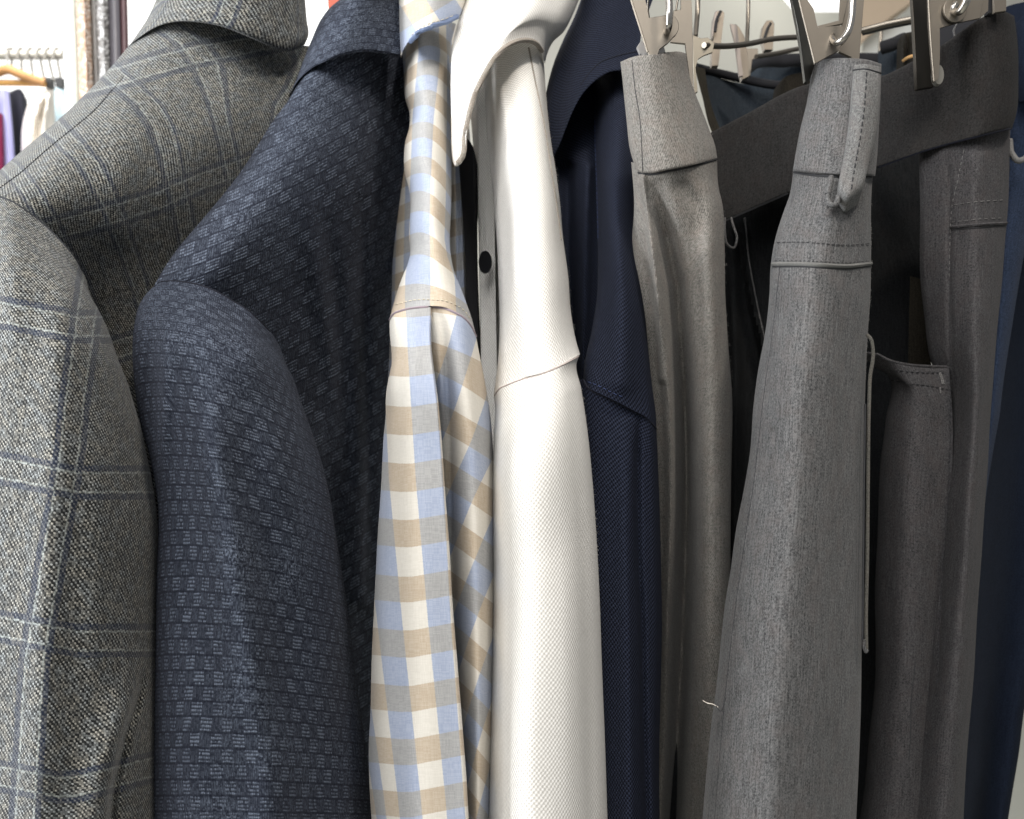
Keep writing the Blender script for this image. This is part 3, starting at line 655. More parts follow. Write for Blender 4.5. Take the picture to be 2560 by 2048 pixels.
# ================================================================== WHITE POLO
jD = thing('white_polo', 'white pique polo shirt', 'polo shirt', P(1330, 600, .55), 'shirts on the rack')
SEAM_D = [(1234, 990), (1250, 968), (1265, 961), (1307, 945), (1356, 932), (1401, 912), (1450, 886)]
upD = Acc()
patch(upD, [(1205, 200), (1230, 135), (1262, 100), (1300, 88), (1340, 100), (1359, 145)], SEAM_D,
      [(1215, 300), (1224, 400), (1234, 500), (1242, 600), (1246, 700), (1249, 800), (1245, 900)], [(1366, 243), (1377, 341), (1391, 438), (1401, 519), (1408, 597), (1421, 695), (1427, 776), (1440, 851)],
      [[.60, .57, .565, .59], [.565, .525, .52, .55], [.50, .458, .455, .49], [.45, .428, .425, .445]], gk=[0, .25, .65, 1], fk=[0, .33, .7, 1], rl=(.22, .02), rr=(.2, .02), step=5, deep=.02,
      folds=[([(1236, 140, .5), (1249, 227), (1265, 325), (1281, 422), (1290, 552), (1284, 646), (1275, 743), (1262, 841), (1245, 938, .3)], 14, .004), ([(1215, 200), (1232, 325), (1250, 450), (1262, 560), (1262, 700), (1255, 850, .2)], 18, -.006)])
upD.build('shoulder', M_D, jD)
slD = Acc()
patch(slD, SEAM_D, [(1211, 2100), (1370, 2100), (1523, 2100)], [(1237, 1010), (1234, 1097), (1231, 1260), (1229, 1552), (1224, 1748), (1218, 1926)],
      [(1442, 906), (1453, 971), (1463, 1035), (1473, 1114), (1482, 1211), (1492, 1341), (1499, 1455), (1508, 1683), (1515, 1845)],
      [[.44, .428, .426, .44], [.43, .41, .41, .43], [.425, .398, .40, .43], [.42, .385, .39, .425]], gk=[0, .1, .4, 1], fk=[0, .35, .65, 1], rl=(.28, .028), rr=(.22, .02), step=6, deep=.05, wave=.0018, wseed=24,
      folds=[([(1270, 1050, .2), (1290, 1300), (1300, 1700), (1310, 2100)], 60, .004), ([(1430, 1000, .3), (1460, 1400), (1480, 2100)], 20, -.003)])
slD.build('sleeve', M_D, jD)
bdD = Acc()
patch(bdD, [(1165, 150), (1230, 140), (1300, 130)], [(1205, 2100), (1300, 2100)], [(1192, 500), (1203, 800), (1212, 1100)], [(1300, 800)],
      [[.66, .64, .62], [.62, .60, .59], [.60, .58, .57]], step=8, rl=(.2, .015), folds=[([(1232, 350), (1236, 700), (1240, 1100)], 6, -.008)])
bdD.build('body', M_D, jD)
pk = Acc(); patch(pk, [(1190, 170), (1232, 165)], [(1212, 1300), (1250, 1300)], [(1200, 800)], [(1240, 800)], [[.61, .60], [.585, .575]], step=8, th=.003, rl=(.1, .002)); pkO = pk.build('placket', M_D, jD)
def disc(acc, x, y, d, rx, ry, th, slope=0.0, n=28):
    t = np.linspace(0, 2*np.pi, n, endpoint=False); plate(acc, [(x + rx*math.cos(k), y + ry*math.sin(k)) for k in t], d, th, slope=(slope, 0))
bt = Acc(); disc(bt, 1213, 655, .572, 17, 28, .003, .0003); btO = build_plate(bt, 'button', M_button, pkO)
coD = Acc()
patch(coD, [(1192, -60), (1330, -60), (1472, -60)], [(1132, 404), (1138, 416), (1150, 412), (1161, 392), (1166, 341), (1179, 276), (1192, 234), (1211, 195), (1241, 146), (1267, 121), (1306, 106), (1336, 112), (1353, 130), (1362, 160)],
      [(1166, 0), (1147, 49), (1131, 123), (1127, 195), (1128, 300), (1129, 373)], [(1447, 0), (1434, 32), (1408, 81), (1382, 106), (1370, 130)],
      [[.575, .555, .555, .60], [.54, .53, .53, .57], [.505, .505, .515, .565]], gk=[0, .5, 1], fk=[0, .35, .7, 1], rl=(.05, .008), rr=(.10, .03), rb=(.05, .003), th=.003, step=6)
coDo = coD.build('collar', M_D, jD)
seam(coDo, coD, [(1143, 409), (1154, 396), (1162, 341), (1175, 276), (1188, 234), (1207, 195), (1238, 143), (1266, 116), (1306, 101), (1338, 107), (1355, 128)], M_Drib, .0016, name='collar_rib', n=80)
seam(coDo, coD, [(1148, 388), (1155, 335), (1168, 270), (1182, 225), (1204, 182)], plain('pink_beige_thread', (0.60, 0.52, 0.46), 0.9), .0003, name='rib_line')
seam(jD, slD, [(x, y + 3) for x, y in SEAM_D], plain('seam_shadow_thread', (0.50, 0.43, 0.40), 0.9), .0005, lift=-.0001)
seam(jD, upD, [(1322, 120), (1336, 195), (1362, 325), (1382, 455), (1392, 520), (1402, 600)], M_Drib, .0007, name='shoulder_seam')
M_fz = plain('white_fibre', (0.45, 0.44, 0.42), 0.9); M_fzn = plain('navy_fibre', (0.05, 0.06, 0.12), 0.9); M_fzg = plain('grey_fibre', (0.32, 0.31, 0.29), 0.9)
fuzz(jD, upD, [(1366, 243), (1377, 341), (1391, 438), (1401, 519), (1408, 597), (1421, 695), (1427, 776), (1440, 851)], M_fz, 1, 110, (2, 8))
fuzz(jD, slD, [(1453, 971), (1463, 1035), (1473, 1114), (1482, 1211), (1492, 1341), (1499, 1455), (1508, 1683), (1515, 1845), (1520, 2040)], M_fz, 1, 150, (2, 8))

# ================================================================== NAVY POLO
jE = thing('navy_polo', 'dark navy blue pique polo shirt', 'polo shirt', P(1540, 600, .56), 'shirts on the rack')
SEAM_E = [(1458, 948), (1465, 962), (1480, 975), (1499, 984), (1541, 1004), (1583, 1026), (1616, 1044), (1641, 1070)]
upE = Acc()
patch(upE, [(1474, 185), (1500, 165), (1560, 150), (1610, 148)], SEAM_E, [(1486, 357), (1491, 487), (1494, 662), (1492, 743), (1476, 841), (1460, 916)],
      [(1605, 420), (1597, 552), (1603, 662), (1612, 776), (1619, 857), (1629, 955), (1640, 1045)],
      [[.60, .57, .575], [.54, .505, .52], [.48, .458, .47], [.455, .442, .452]], gk=[0, .3, .7, 1], rl=(.2, .015), rr=(.15, .012), step=6, deep=.02, folds=[([(1500, 420, .2), (1540, 560), (1560, 760), (1550, 950)], 40, .006)])
upE.build('shoulder', M_E, jE)
bkE = Acc()
patch(bkE, [(1350, 280), (1430, 220), (1540, 165)], [(1400, 2100), (1560, 2100)], [(1375, 600), (1400, 1000)], [(1560, 600), (1540, 1000)], [[.60, .585, .60], [.53, .51, .53], [.50, .48, .50]], gk=[0, .35, 1], rl=(.2, .01), step=8,
      folds=[([(1470, 420), (1462, 700), (1452, 1000)], 14, .008), ([(1420, 420), (1425, 700), (1440, 1000)], 16, -.012)])
bkE.build('body', M_E, jE)
slE = Acc()
patch(slE, [(1430, 960)] + SEAM_E, [(1480, 2100), (1560, 2100), (1650, 2100)], [(1435, 1200), (1460, 1600)], [(1642, 1090), (1645, 1162), (1650, 1292), (1653, 1422), (1655, 1552), (1652, 1715), (1648, 1910)],
      [[.46, .446, .452], [.455, .437, .45], [.45, .43, .445]], fk=[0, .5, 1], rl=(.2, .01), rr=(.12, .015), step=6, deep=.04,
      folds=[([(1600, 1050, .2), (1596, 1110), (1594, 1227), (1598, 1422), (1604, 1520), (1609, 1780), (1618, 2100)], 8, -.005), ([(1570, 1060, .3), (1565, 1300), (1570, 1600), (1580, 2100)], 22, .005)])
slE.build('sleeve', M_E, jE)
coE = Acc()
patch(coE, [(1476, -60), (1560, -60), (1655, -60)], [(1352, 420), (1375, 405), (1395, 373), (1414, 325), (1434, 276), (1456, 237), (1476, 214), (1499, 195), (1525, 181), (1560, 177), (1604, 172)],
      [(1452, 0), (1436, 42), (1408, 100), (1382, 165), (1366, 227), (1352, 330)], [(1632, 0), (1619, 35), (1603, 85), (1601, 120)],
      [[.62, .60, .61], [.59, .565, .575], [.555, .53, .535]], gk=[0, .5, 1], rl=(.08, .02), rb=(.05, .003), th=.003, step=6)
coEo = coE.build('collar', M_E, jE)
seam(coEo, coE, [(1450, 215), (1476, 180), (1499, 158), (1535, 143), (1580, 132), (1598, 129)], M_thread_b, .0005, name='collar_seam')
stitches(jE, upE, [[(1489, 240), (1489, 357), (1494, 487), (1497, 600)]], M_thread_navy, 7, 5, .0002)
stitches(jE, upE, [[(1470, 955), (1499, 966), (1541, 986), (1560, 994)]], M_thread_navy, 8, 6, .0002)
seam(jE, slE, [(x, y + 2) for x, y in SEAM_E], M_thread_b, .0007, lift=-.0002)

# ================================================================== LIGHT GREY TROUSERS
tF = thing('light_grey_trousers', 'light grey twill trousers clipped at the waistband', 'trousers', P(1680, 430, .47), 'trousers on the rack')
wF = Acc()
patch(wF, [(1551, 155), (1580, 143), (1622, 136), (1664, 131), (1703, 130), (1716, 134)], [(1586, 414), (1596, 429), (1622, 433), (1671, 425), (1736, 412), (1793, 395)],
      [(1556, 200), (1560, 240), (1567, 308), (1575, 375)], [(1723, 179), (1736, 227), (1755, 276), (1775, 328), (1789, 370)],
      [[.462, .448, .452, .475], [.464, .447, .451, .475]], fk=[0, .3, .7, 1], rl=(.1, .006), rr=(.12, .012), rt=(.04, .002), rb=(.02, .001), th=.0022, step=5)
wFo = wF.build('waistband', M_F, tF)
lF = Acc()
patch(lF, [(1578, 405), (1622, 422), (1671, 415), (1736, 402), (1792, 388)], [(1600, 2100), (1700, 2100), (1822, 2100)], [(1585, 500), (1570, 700), (1600, 1100), (1610, 1500)],
      [(1797, 471), (1806, 510), (1811, 597), (1813, 727), (1820, 857), (1830, 987), (1828, 1195), (1826, 1400)],
      [[.467, .4485, .4525, .475], [.475, .462, .462, .47], [.495, .49, .485, .48], [.525, .52, .51, .50], [.57, .56, .55, .54]], gk=[0, .12, .35, .6, 1], fk=[0, .33, .66, 1], rl=(.08, .01), rr=(.14, .018), step=6, deep=.04,
      folds=[([(1640, 470, .2), (1660, 560, .6), (1690, 700, .9), (1703, 850, 1.1), (1712, 1000, 1.6), (1716, 1150, 2.0), (1715, 1350, 2.2), (1708, 1550, 2.2), (1698, 1750, 2.2), (1678, 2100, 2.2)], 21, -.024),
             ([(1770, 480, .3), (1772, 600), (1775, 760), (1778, 1000), (1775, 1400), (1770, 2100)], 30, .009), ([(1625, 520, .2), (1640, 700), (1665, 900), (1680, 1200), (1672, 1500), (1662, 2100)], 14, .010),
             ([(1710, 470, .8), (1740, 520, .8), (1752, 600, .3)], 22, -.005), ([(1607, 440), (1620, 550), (1640, 700), (1655, 950)], 7, .004)])
lFo = lF.build('leg', M_F, tF)
seam(wFo, wF, [(1580, 150), (1583, 180), (1586, 211), (1599, 292), (1604, 357), (1607, 430)], M_thread_dark, .00035, lift=-.0001)
seam(lFo, lF, [(1596, 432), (1622, 436), (1671, 428), (1736, 415), (1791, 398)], M_thread_dark, .0006, lift=0)
fuzz(tF, lF, [(1806, 510), (1811, 597), (1813, 727), (1820, 857), (1830, 987)], M_fzg, 1, 60, (3, 9))
fuzz(tF, wF, [(1716, 134), (1723, 179), (1736, 227), (1755, 276), (1775, 328), (1789, 370)], M_fzg, 1, 40, (2, 6))

# ================================================================== CHARCOAL TROUSERS
tG = thing('charcoal_trousers', 'charcoal trousers with slanting waistband spread wide and clipped', 'trousers', P(2300, 450, .52), 'trousers on the rack')
wG = Acc()
patch(wG, [(1765, 338), (1860, 288), (2014, 212), (2110, 196), (2204, 190), (2282, 153), (2363, 107), (2420, 66), (2460, 42), (2509, 28), (2536, 40)],
      [(1770, 575), (1860, 533), (1970, 485), (2100, 447), (2191, 420), (2314, 378), (2440, 344), (2530, 322)], [(1768, 450)], [(2545, 120), (2546, 195), (2541, 285)],
      [[.56, .545, .53, .50, .49, .50], [.56, .545, .53, .50, .485, .495]], fk=[0, .25, .5, .75, .92, 1], rr=(.03, .012), rt=(.04, .002), rb=(.03, .002), th=.004, step=7, wave=.003, wseed=8)
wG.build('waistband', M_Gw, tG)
lG = Acc()
patch(lG, [(2296, 378), (2314, 370), (2440, 336), (2526, 315)], [(2230, 2100), (2330, 2100), (2406, 2100)], [(2300, 500), (2302, 711), (2311, 792), (2328, 906), (2350, 960), (2330, 1300)],
      [(2524, 400), (2520, 520), (2513, 600), (2506, 695), (2493, 825), (2483, 955), (2475, 1058), (2470, 1162), (2461, 1280), (2454, 1390), (2444, 1520), (2435, 1683), (2418, 1878)],
      [[.515, .502, .495, .505], [.52, .503, .487, .505], [.52, .50, .483, .50], [.52, .50, .483, .50]], fk=[0, .3, .75, 1], rl=(.06, .006), rr=(.14, .02), step=7, deep=.04, wave=.002, wseed=2,
      folds=[([(2376, 420), (2374, 700), (2380, 1058), (2363, 1325), (2345, 1700)], 6, -.0015), ([(2440, 400), (2440, 900), (2420, 1400), (2390, 2100)], 26, .003)])
patch(lG, [(2150, 878), (2188, 883), (2224, 899), (2266, 909), (2328, 913), (2372, 915)], [(2140, 2100), (2250, 2100), (2345, 2100)], [(2190, 920), (2216, 935), (2213, 1058), (2201, 1162), (2194, 1325), (2187, 1500), (2189, 1600), (2187, 1710), (2172, 1845), (2160, 1975)],
      [(2382, 1058), (2372, 1325), (2360, 1552), (2352, 1800)], [[.515, .5005, .5045], [.52, .4995, .5045], [.52, .4985, .503], [.52, .4985, .503]], fk=[0, .35, 1], rl=(.14, .02), rt=(.01, .003), step=7, th=.003, wave=.002, wseed=4)
lGo = lG.build('leg', M_G, tG)
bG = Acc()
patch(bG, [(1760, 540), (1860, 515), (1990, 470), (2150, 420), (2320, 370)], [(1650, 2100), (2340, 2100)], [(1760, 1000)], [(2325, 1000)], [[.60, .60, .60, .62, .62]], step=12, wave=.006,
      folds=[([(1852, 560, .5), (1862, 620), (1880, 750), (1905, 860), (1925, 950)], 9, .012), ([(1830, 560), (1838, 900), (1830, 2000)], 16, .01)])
bG.build('shaded_back_leg', M_G2, tG);  # back of the charcoal trousers, coloured near black for the shaded recess
br = Acc(); patch(br, [(2275, 690), (2310, 700)], [(2270, 930), (2330, 930)], [], [], [[.575, .57]], step=8); br.build('pocket_lining', M_brown, tG)
seam(tG, wG, [(1800, 558), (1860, 531), (1970, 483)], M_thread_dark, .0008)
seam(tG, wG, [(2196, 418), (2314, 376), (2440, 342), (2528, 321)], M_thread_b, .0007, lift=0)
stitches(lGo, lG, [[(2410, 375), (2395, 450), (2383, 505), (2376, 600), (2374, 700)], [(2386, 512), (2440, 505), (2515, 500)], [(2380, 556), (2440, 549), (2510, 545)]], M_thread_grey, 8, 7, .00018)
stitches(lGo, lG, [[(2374, 760), (2376, 1000), (2365, 1325), (2350, 1552), (2342, 1750)]], M_thread_dark, 8, 8, .00022, name='seam_stitching')
seam(lGo, lG, [(2378, 569), (2440, 563), (2515, 558)], M_G, .0011, name='hem_fold')
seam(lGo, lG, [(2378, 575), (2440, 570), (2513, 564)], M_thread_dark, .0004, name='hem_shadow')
stitches(lGo, lG, [[(2226, 922), (2266, 929), (2328, 932), (2366, 932)], [(2228, 950), (2266, 958), (2328, 966), (2376, 976)]], M_thread_dark, 7, 5, .0003, name='pocket_stitching')
seam(lGo, lG, [(2192, 886), (2224, 902), (2266, 912), (2328, 917), (2366, 918)], M_G, .0010, name='pocket_edge')
stitches(lGo, lG, [[(2346, 932), (2352, 948), (2355, 962)], [(2350, 932), (2356, 948), (2359, 962)], [(2349, 970), (2350, 985)]], M_thread_grey, 4, 1, .0004, name='bar_tack')
seam(lGo, lG, [(2288, 1655), (2278, 1760), (2276, 1850), (2272, 1900)], M_thread_dark, .0003, name='crease')
seam(lGo, lG, [(2312, 1832), (2318, 1838), (2322, 1832)], M_thread_dark, .0005, name='lint')
lp2 = Acc(); px_tube(lp2, [(1812, 545, .545), (1812, 580, .54), (1822, 615, .54), (1834, 620, .54), (1842, 600, .54), (1832, 560, .545), (1828, 545, .55)], .0007, 40); lp2.build('hanging_loop', M_H, tG)
seam(tG, bG, [(1862, 545), (1870, 640), (1888, 740), (1912, 850), (1925, 900)], M_H, .0008, name='pocket_piping')

# ================================================================== MID GREY TROUSERS
tH = thing('mid_grey_trousers', 'mid grey trousers with a loose belt loop, folded end on', 'trousers', P(2100, 450, .44), 'trousers on the rack')
wH = Acc()
patch(wH, [(2035, 156), (2061, 149), (2100, 145), (2129, 146), (2168, 149), (2204, 160)], [(1982, 428), (2022, 433), (2100, 439), (2188, 440)], [(2028, 190), (2016, 260), (2000, 325), (1988, 390)], [(2202, 227), (2197, 325), (2191, 415)],
      [[.452, .435, .432, .44], [.438, .422, .42, .435]], fk=[0, .35, .75, 1], rl=(.12, .01), rr=(.08, .01), rt=(.03, .002), rb=(.03, .002), th=.004, step=5)
wH.build('waistband', M_H, tH)
lH = Acc()
patch(lH, [(1984, 420), (2022, 424), (2100, 430), (2182, 430)], [(1752, 2100), (1950, 2100), (2138, 2100)],
      [(1974, 487), (1957, 535), (1938, 597), (1927, 662), (1923, 743), (1914, 825), (1896, 922), (1884, 1010), (1875, 1130), (1859, 1227), (1840, 1325), (1827, 1422), (1812, 1515), (1804, 1585), (1791, 1715), (1778, 1813), (1765, 1943)],
      [(2178, 507), (2178, 630), (2175, 760), (2170, 825), (2164, 955), (2161, 1060), (2159, 1162), (2155, 1422), (2154, 1618), (2152, 1780), (2147, 1910)],
      [[.445, .428, .424, .437], [.435, .418, .415, .432], [.43, .405, .404, .428], [.425, .395, .397, .425], [.42, .385, .39, .42]], gk=[0, .1, .3, .6, 1], fk=[0, .3, .7, 1], rl=(.10, .014), rr=(.12, .018), step=6, deep=.04, wave=.0015, wseed=6,
      folds=[([(1955, 640), (1940, 800), (1912, 1000), (1890, 1200), (1860, 1400), (1822, 1700), (1790, 1950), (1780, 2100)], 5, -.0012), ([(2085, 460), (2080, 560), (2075, 640, .2)], 34, .003), ([(2010, 700), (1990, 1100), (1960, 1600), (1930, 2100)], 50, .003), ([(2120, 700), (2100, 1400), (2080, 2100)], 30, -.002)])
lHo = lH.build('leg', M_H, tH)
# belt loop: a stitched ribbon hanging down the waistband that curls back at its foot
blp = Acc()
patch(blp, [(2131, 163), (2165, 160), (2203, 168)], [(2088, 515), (2108, 530), (2146, 508)], [(2128, 220), (2125, 265), (2117, 341), (2105, 410), (2093, 475)], [(2200, 230), (2192, 320), (2172, 405), (2162, 455)],
      [[.430, .428, .430], [.424, .420, .424], [.416, .413, .416], [.411, .407, .412], [.420, .415, .421]], gk=[0, .2, .7, .9, 1], rl=(.14, .003), rr=(.14, .003), step=4, th=.003)
blpo = blp.build('belt_loop', M_loop, tH)
cu = Acc(); px_tube(cu, [(2096, 490, .412), (2092, 506, .410), (2084, 514, .409), (2073, 508, .410), (2069, 497, .412), (2074, 470, .415), (2078, 442, .418)], .0013, 40, 10); cu.build('curled_end', M_H, blpo)
stitches(blpo, blp, [[(2166, 182), (2162, 250), (2153, 325), (2140, 400), (2133, 440), (2127, 480)]], M_thread_dark, 10, 7, .00035, name='stitching')
seam(blpo, blp, [(2132, 176), (2160, 173), (2202, 183)], M_thread_dark, .00045, name='bar_tack')
seam(lHo, lH, [(1985, 431), (2022, 437), (2100, 443), (2182, 443)], M_thread_dark, .0006)
stitches(lHo, lH, [[(1944, 607), (2000, 606), (2060, 610), (2120, 613), (2176, 609)]], M_thread_dark, 7, 5, .0002)
stitches(lHo, lH, [[(1938, 652), (2000, 653), (2060, 655), (2120, 657), (2174, 652)]], M_thread_dark, 4, 6, .00016)
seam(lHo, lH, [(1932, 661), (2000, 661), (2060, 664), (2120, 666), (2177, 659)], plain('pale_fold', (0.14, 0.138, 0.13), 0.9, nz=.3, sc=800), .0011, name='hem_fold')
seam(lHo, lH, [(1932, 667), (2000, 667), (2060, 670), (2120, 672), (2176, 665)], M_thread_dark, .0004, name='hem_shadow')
ps = Acc(); px_tube(ps, [(2168, 838, .430), (2176, 845, .428), (2181, 862, .428), (2182, 900, .428), (2176, 935, .428), (2173, 1000, .427), (2170, 1200, .425), (2168, 1400, .423), (2165, 1560, .422), (2166, 1626, .422)], .0009, 80, 8)
pso = ps.build('pocket_edge', suiting('pocket_edge_suiting', (0.045, 0.043, 0.038), (0.13, 0.125, 0.11), 0.4, 30, 0.1), tH)
ps = Acc(); px_tube(ps, [(2160, 1600, .421), (2161, 1622, .421), (2165, 1630, .421), (2169, 1624, .421)], .0008, 20, 8); ps.build('rounded_end', M_H, pso)
ps = Acc(); px_tube(ps, [(2163, 1010, .4235), (2160, 1200, .4215), (2158, 1400, .4195), (2156, 1600, .4185)], .0005, 60, 6); ps.build('pocket_seam', M_thread_dark, tH)
tr = Acc(); px_tube(tr, [(1758, 1752, .408), (1768, 1758, .406), (1780, 1760, .405), (1795, 1768, .405)], .00025, 20, 6); tr.build('loose_thread', M_thread_beige, tH)
tr = Acc(); px_tube(tr, [(1790, 1765, .402), (1800, 1778, .401), (1815, 1745, .400)], .0002, 20, 6); tr.build('thin_thread', M_thread_dark, tH)
fuzz(tH, lH, [(2178, 507), (2178, 630), (2175, 760), (2170, 825), (2164, 955)], M_fzg, 1, 60, (2, 6))
seam(lHo, lH, [(1950, 660), (1935, 800), (1908, 1000), (1885, 1200), (1855, 1400), (1817, 1700), (1785, 2060)], M_thread_dark, .0003, name='side_seam', lift=-.00015, n=120)

# ================================================================== NAVY TROUSERS AT THE RIGHT EDGE
tI = thing('navy_trousers', 'dark navy cotton trousers at the right edge of the rack', 'trousers', P(2560, 500, .56), 'trousers on the rack')
lI = Acc()
patch(lI, [(2470, 60), (2510, 20), (2560, 5), (2700, -10)], [(2380, 2100), (2440, 2100), (2512, 2100)], [(2480, 500), (2450, 1100), (2420, 1500)], [(2700, 700), (2640, 1300), (2600, 1600), (2560, 1780), (2548, 1878), (2532, 1975)],
      [[.66, .62, .60], [.66, .60, .58], [.64, .59, .57]], rr=(.2, .02), step=9, deep=.04)
lI.build('leg', M_I, tI)
wI = Acc(); patch(wI, [(2538, 60), (2580, 22), (2700, 10)], [(2540, 255), (2600, 250), (2700, 240)], [], [], [[.535, .52, .53]], th=.004, step=7, rl=(.1, .006)); wI.build('waistband', M_I, tI)
tI2 = thing('navy_trousers_lit_side', 'lit side of the navy trousers, a thin tapering strip coloured lighter beside the charcoal leg', 'trousers', P(2530, 500, .56), 'trousers on the rack')
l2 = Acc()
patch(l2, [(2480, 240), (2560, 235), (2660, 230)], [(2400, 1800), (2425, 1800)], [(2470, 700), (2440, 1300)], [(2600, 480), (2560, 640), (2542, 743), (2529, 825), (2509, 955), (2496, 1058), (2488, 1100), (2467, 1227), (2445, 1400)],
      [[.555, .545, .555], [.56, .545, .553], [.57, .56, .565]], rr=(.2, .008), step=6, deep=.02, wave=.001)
l2.build('leg', M_I2, tI2)  # stands for the lit face of the navy leg, not another pair
lo = Acc(); px_tube(lo, [(2524, 350, .53), (2530, 385, .525), (2545, 402, .52), (2560, 398, .52), (2575, 380, .52)], .0018, 20, 8); lo.build('belt_loop', M_thread_grey, tI)

# ================================================================== DENIM BEHIND THE CLIPS
def bg_jeans(name, label, cat, T, B, L, R, D, mat, rim, rimr, **k):
    o = thing(name, label, cat, P(T[0][0], T[0][1], D[0][0]), 'trousers on the rack behind')
    ac = Acc(); patch(ac, T, B, L, R, D, step=7, **k); ac.build('waist_fabric', mat, o)
    if rim: r_ = Acc(); px_tube(r_, rim, rimr, 40, 10); r_.build('waistband_rim', M_K, o)
    return o
j1 = bg_jeans('denim_trousers', 'blue denim waist gaping open between the light grey and mid grey trousers', 'trousers', [(1752, 178), (1800, 196), (1870, 212), (1960, 222), (2040, 220)], [(1770, 700), (2060, 700)], [(1765, 260), (1790, 340), (1775, 450)], [(2060, 400)],
              [[.70, .74, .72], [.66, .70, .68]], M_J, [(1735, 168, .69), (1790, 182, .715), (1850, 196, .725), (1930, 212, .72), (2040, 212, .71)], .0036, wave=.006)
k1 = Acc(); patch(k1, [(1735, 165), (1762, 172)], [(1820, 400), (1850, 390)], [(1755, 240), (1775, 320)], [(1775, 250), (1795, 310), (1820, 360)], [[.665, .66], [.62, .62]], step=6); k1.build('fly_edge', M_brown, j1)
lo = Acc(); patch(lo, [(1935, 225), (1960, 195), (2020, 178)], [(1900, 420), (2040, 400)], [(1930, 260)], [(2040, 300)], [[.64, .62, .63]], step=7, th=.004, rl=(.2, .01)); lo.build('belt_loop', M_brown, j1)
bg_jeans('dark_jeans', 'dark blue jeans with black waistband behind the second clip', 'trousers', [(1865, 170), (1900, 152), (1960, 148), (2040, 146), (2240, 140)], [(1860, 600), (2240, 600)], [], [],
         [[.84, .80, .82, .84]], M_J, [(1866, 172, .82), (1885, 158, .80), (1960, 152, .79), (2100, 149, .80), (2206, 150, .80)], .006, wave=.004)
bg_jeans('dark_jeans', 'blue jeans with black rim seen right of the loose belt loop', 'trousers', [(2195, 128), (2230, 120), (2290, 105)], [(2195, 500), (2300, 500)], [], [], [[.72, .70, .72]], M_J,
         [(2204, 120, .69), (2230, 112, .685), (2260, 98, .69)], .0052)
bcp = bg_jeans('brown_trousers', 'dark brown pleated trousers with orange stitching beside the third clip', 'trousers', [(2243, 110), (2255, 88), (2290, 78), (2340, 76)], [(2240, 500), (2340, 500)], [(2240, 200)], [], [[.66, .64, .63]], M_brown, None, 0,
         folds=[([(2262, 90), (2256, 200)], 5, .008), ([(2283, 85), (2276, 200)], 5, .008)])
ot = Acc(); px_tube(ot, [(2258, 152, .62), (2270, 144, .615), (2292, 138, .612)], .0012, 16, 6); ot.build('stitching', M_thread_orange, bcp)
nl = Acc(); patch(nl, [(2345, 66), (2395, 55), (2460, 44)], [(2345, 180), (2460, 180)], [], [], [[.56, .55, .54]], step=8)
nlo = thing('black_trousers', 'black trouser waist visible inside the third clip', 'trousers', P(2380, 60, .55), 'trousers on the rack behind'); nl.build('waistband', M_K, nlo)
nl = Acc(); px_tube(nl, [(2387, 92, .54), (2384, 78, .54), (2392, 60, .54)], .0006, 12, 6); nl.build('piping', M_H, nlo)

# ================================================================== HANGER CLIPS
def clip(label, loc):
    return thing('trouser_clip', label, 'hanger clip', loc, 'metal trouser clips')
def arc(cx, cy, rx, ry, a0, a1, n=10):
    return [(cx + rx * math.cos(math.radians(a)), cy + ry * math.sin(math.radians(a))) for a in np.linspace(a0, a1, n)]
# first clip holds the light grey waistband
c1 = clip('metal clip gripping the light grey waistband', P(1650, 60, .47))
a = Acc(); plate(a, [(1574, -60), (1600, -60), (1619, 32), (1621, 45), (1655, 40), (1680, 34)] + arc(1672, 66, 25, 30, -60, 60) + [(1670, 108), (1648, 124), (1640, 150), (1627, 150), (1619, 130), (1578, 0), (1560, -60)][:-1], .448, .0014)
build_plate(a, 'front_jaw', M_nickel, c1)
a = Acc(); plate(a, [(1702, -60), (1727, -60), (1731, 60), (1732, 110), (1732, 222), (1737, 236), (1728, 220), (1716, 133), (1713, 110), (1676, 106), (1680, 70), (1684, 26), (1702, 24)], .482, .0014); build_plate(a, 'back_jaw', M_nickel, c1)
a = Acc(); px_tube(a, [(1640, -80, .452), (1620, 30, .46), (1626, 60, .462)], .0006, 10); px_tube(a, [(1690, 26, .455), (1704, -60, .455)], .0006, 10); a.build('spring', M_nickel, c1)
a = Acc(); px_tube(a, [(1671, -80, .437), (1673, 0, .437), (1673, 50, .438), (1671, 70, .441), (1667, 80, .447), (1658, 78, .452), (1655, 66, .454)], .0018, 40, 14); a.build('wire_ring', M_steel, c1)
a = Acc(); plate(a, [(1592, 118), (1604, 100), (1622, 132), (1600, 136)], .462, .002); plate(a, [(1602, 135), (1660, 118), (1664, 131), (1610, 140)], .452, .002); build_plate(a, 'grip_pad', plain('grey_felt', (0.30, 0.29, 0.28), 0.9), c1)
# edges: thin bright rims of the folded metal
a = Acc(); px_tube(a, [(1562, -60, .447), (1578, 0, .447), (1600, 70, .447), (1619, 131, .447)], .0006, 16); a.build('jaw_edge', M_nickel, c1)
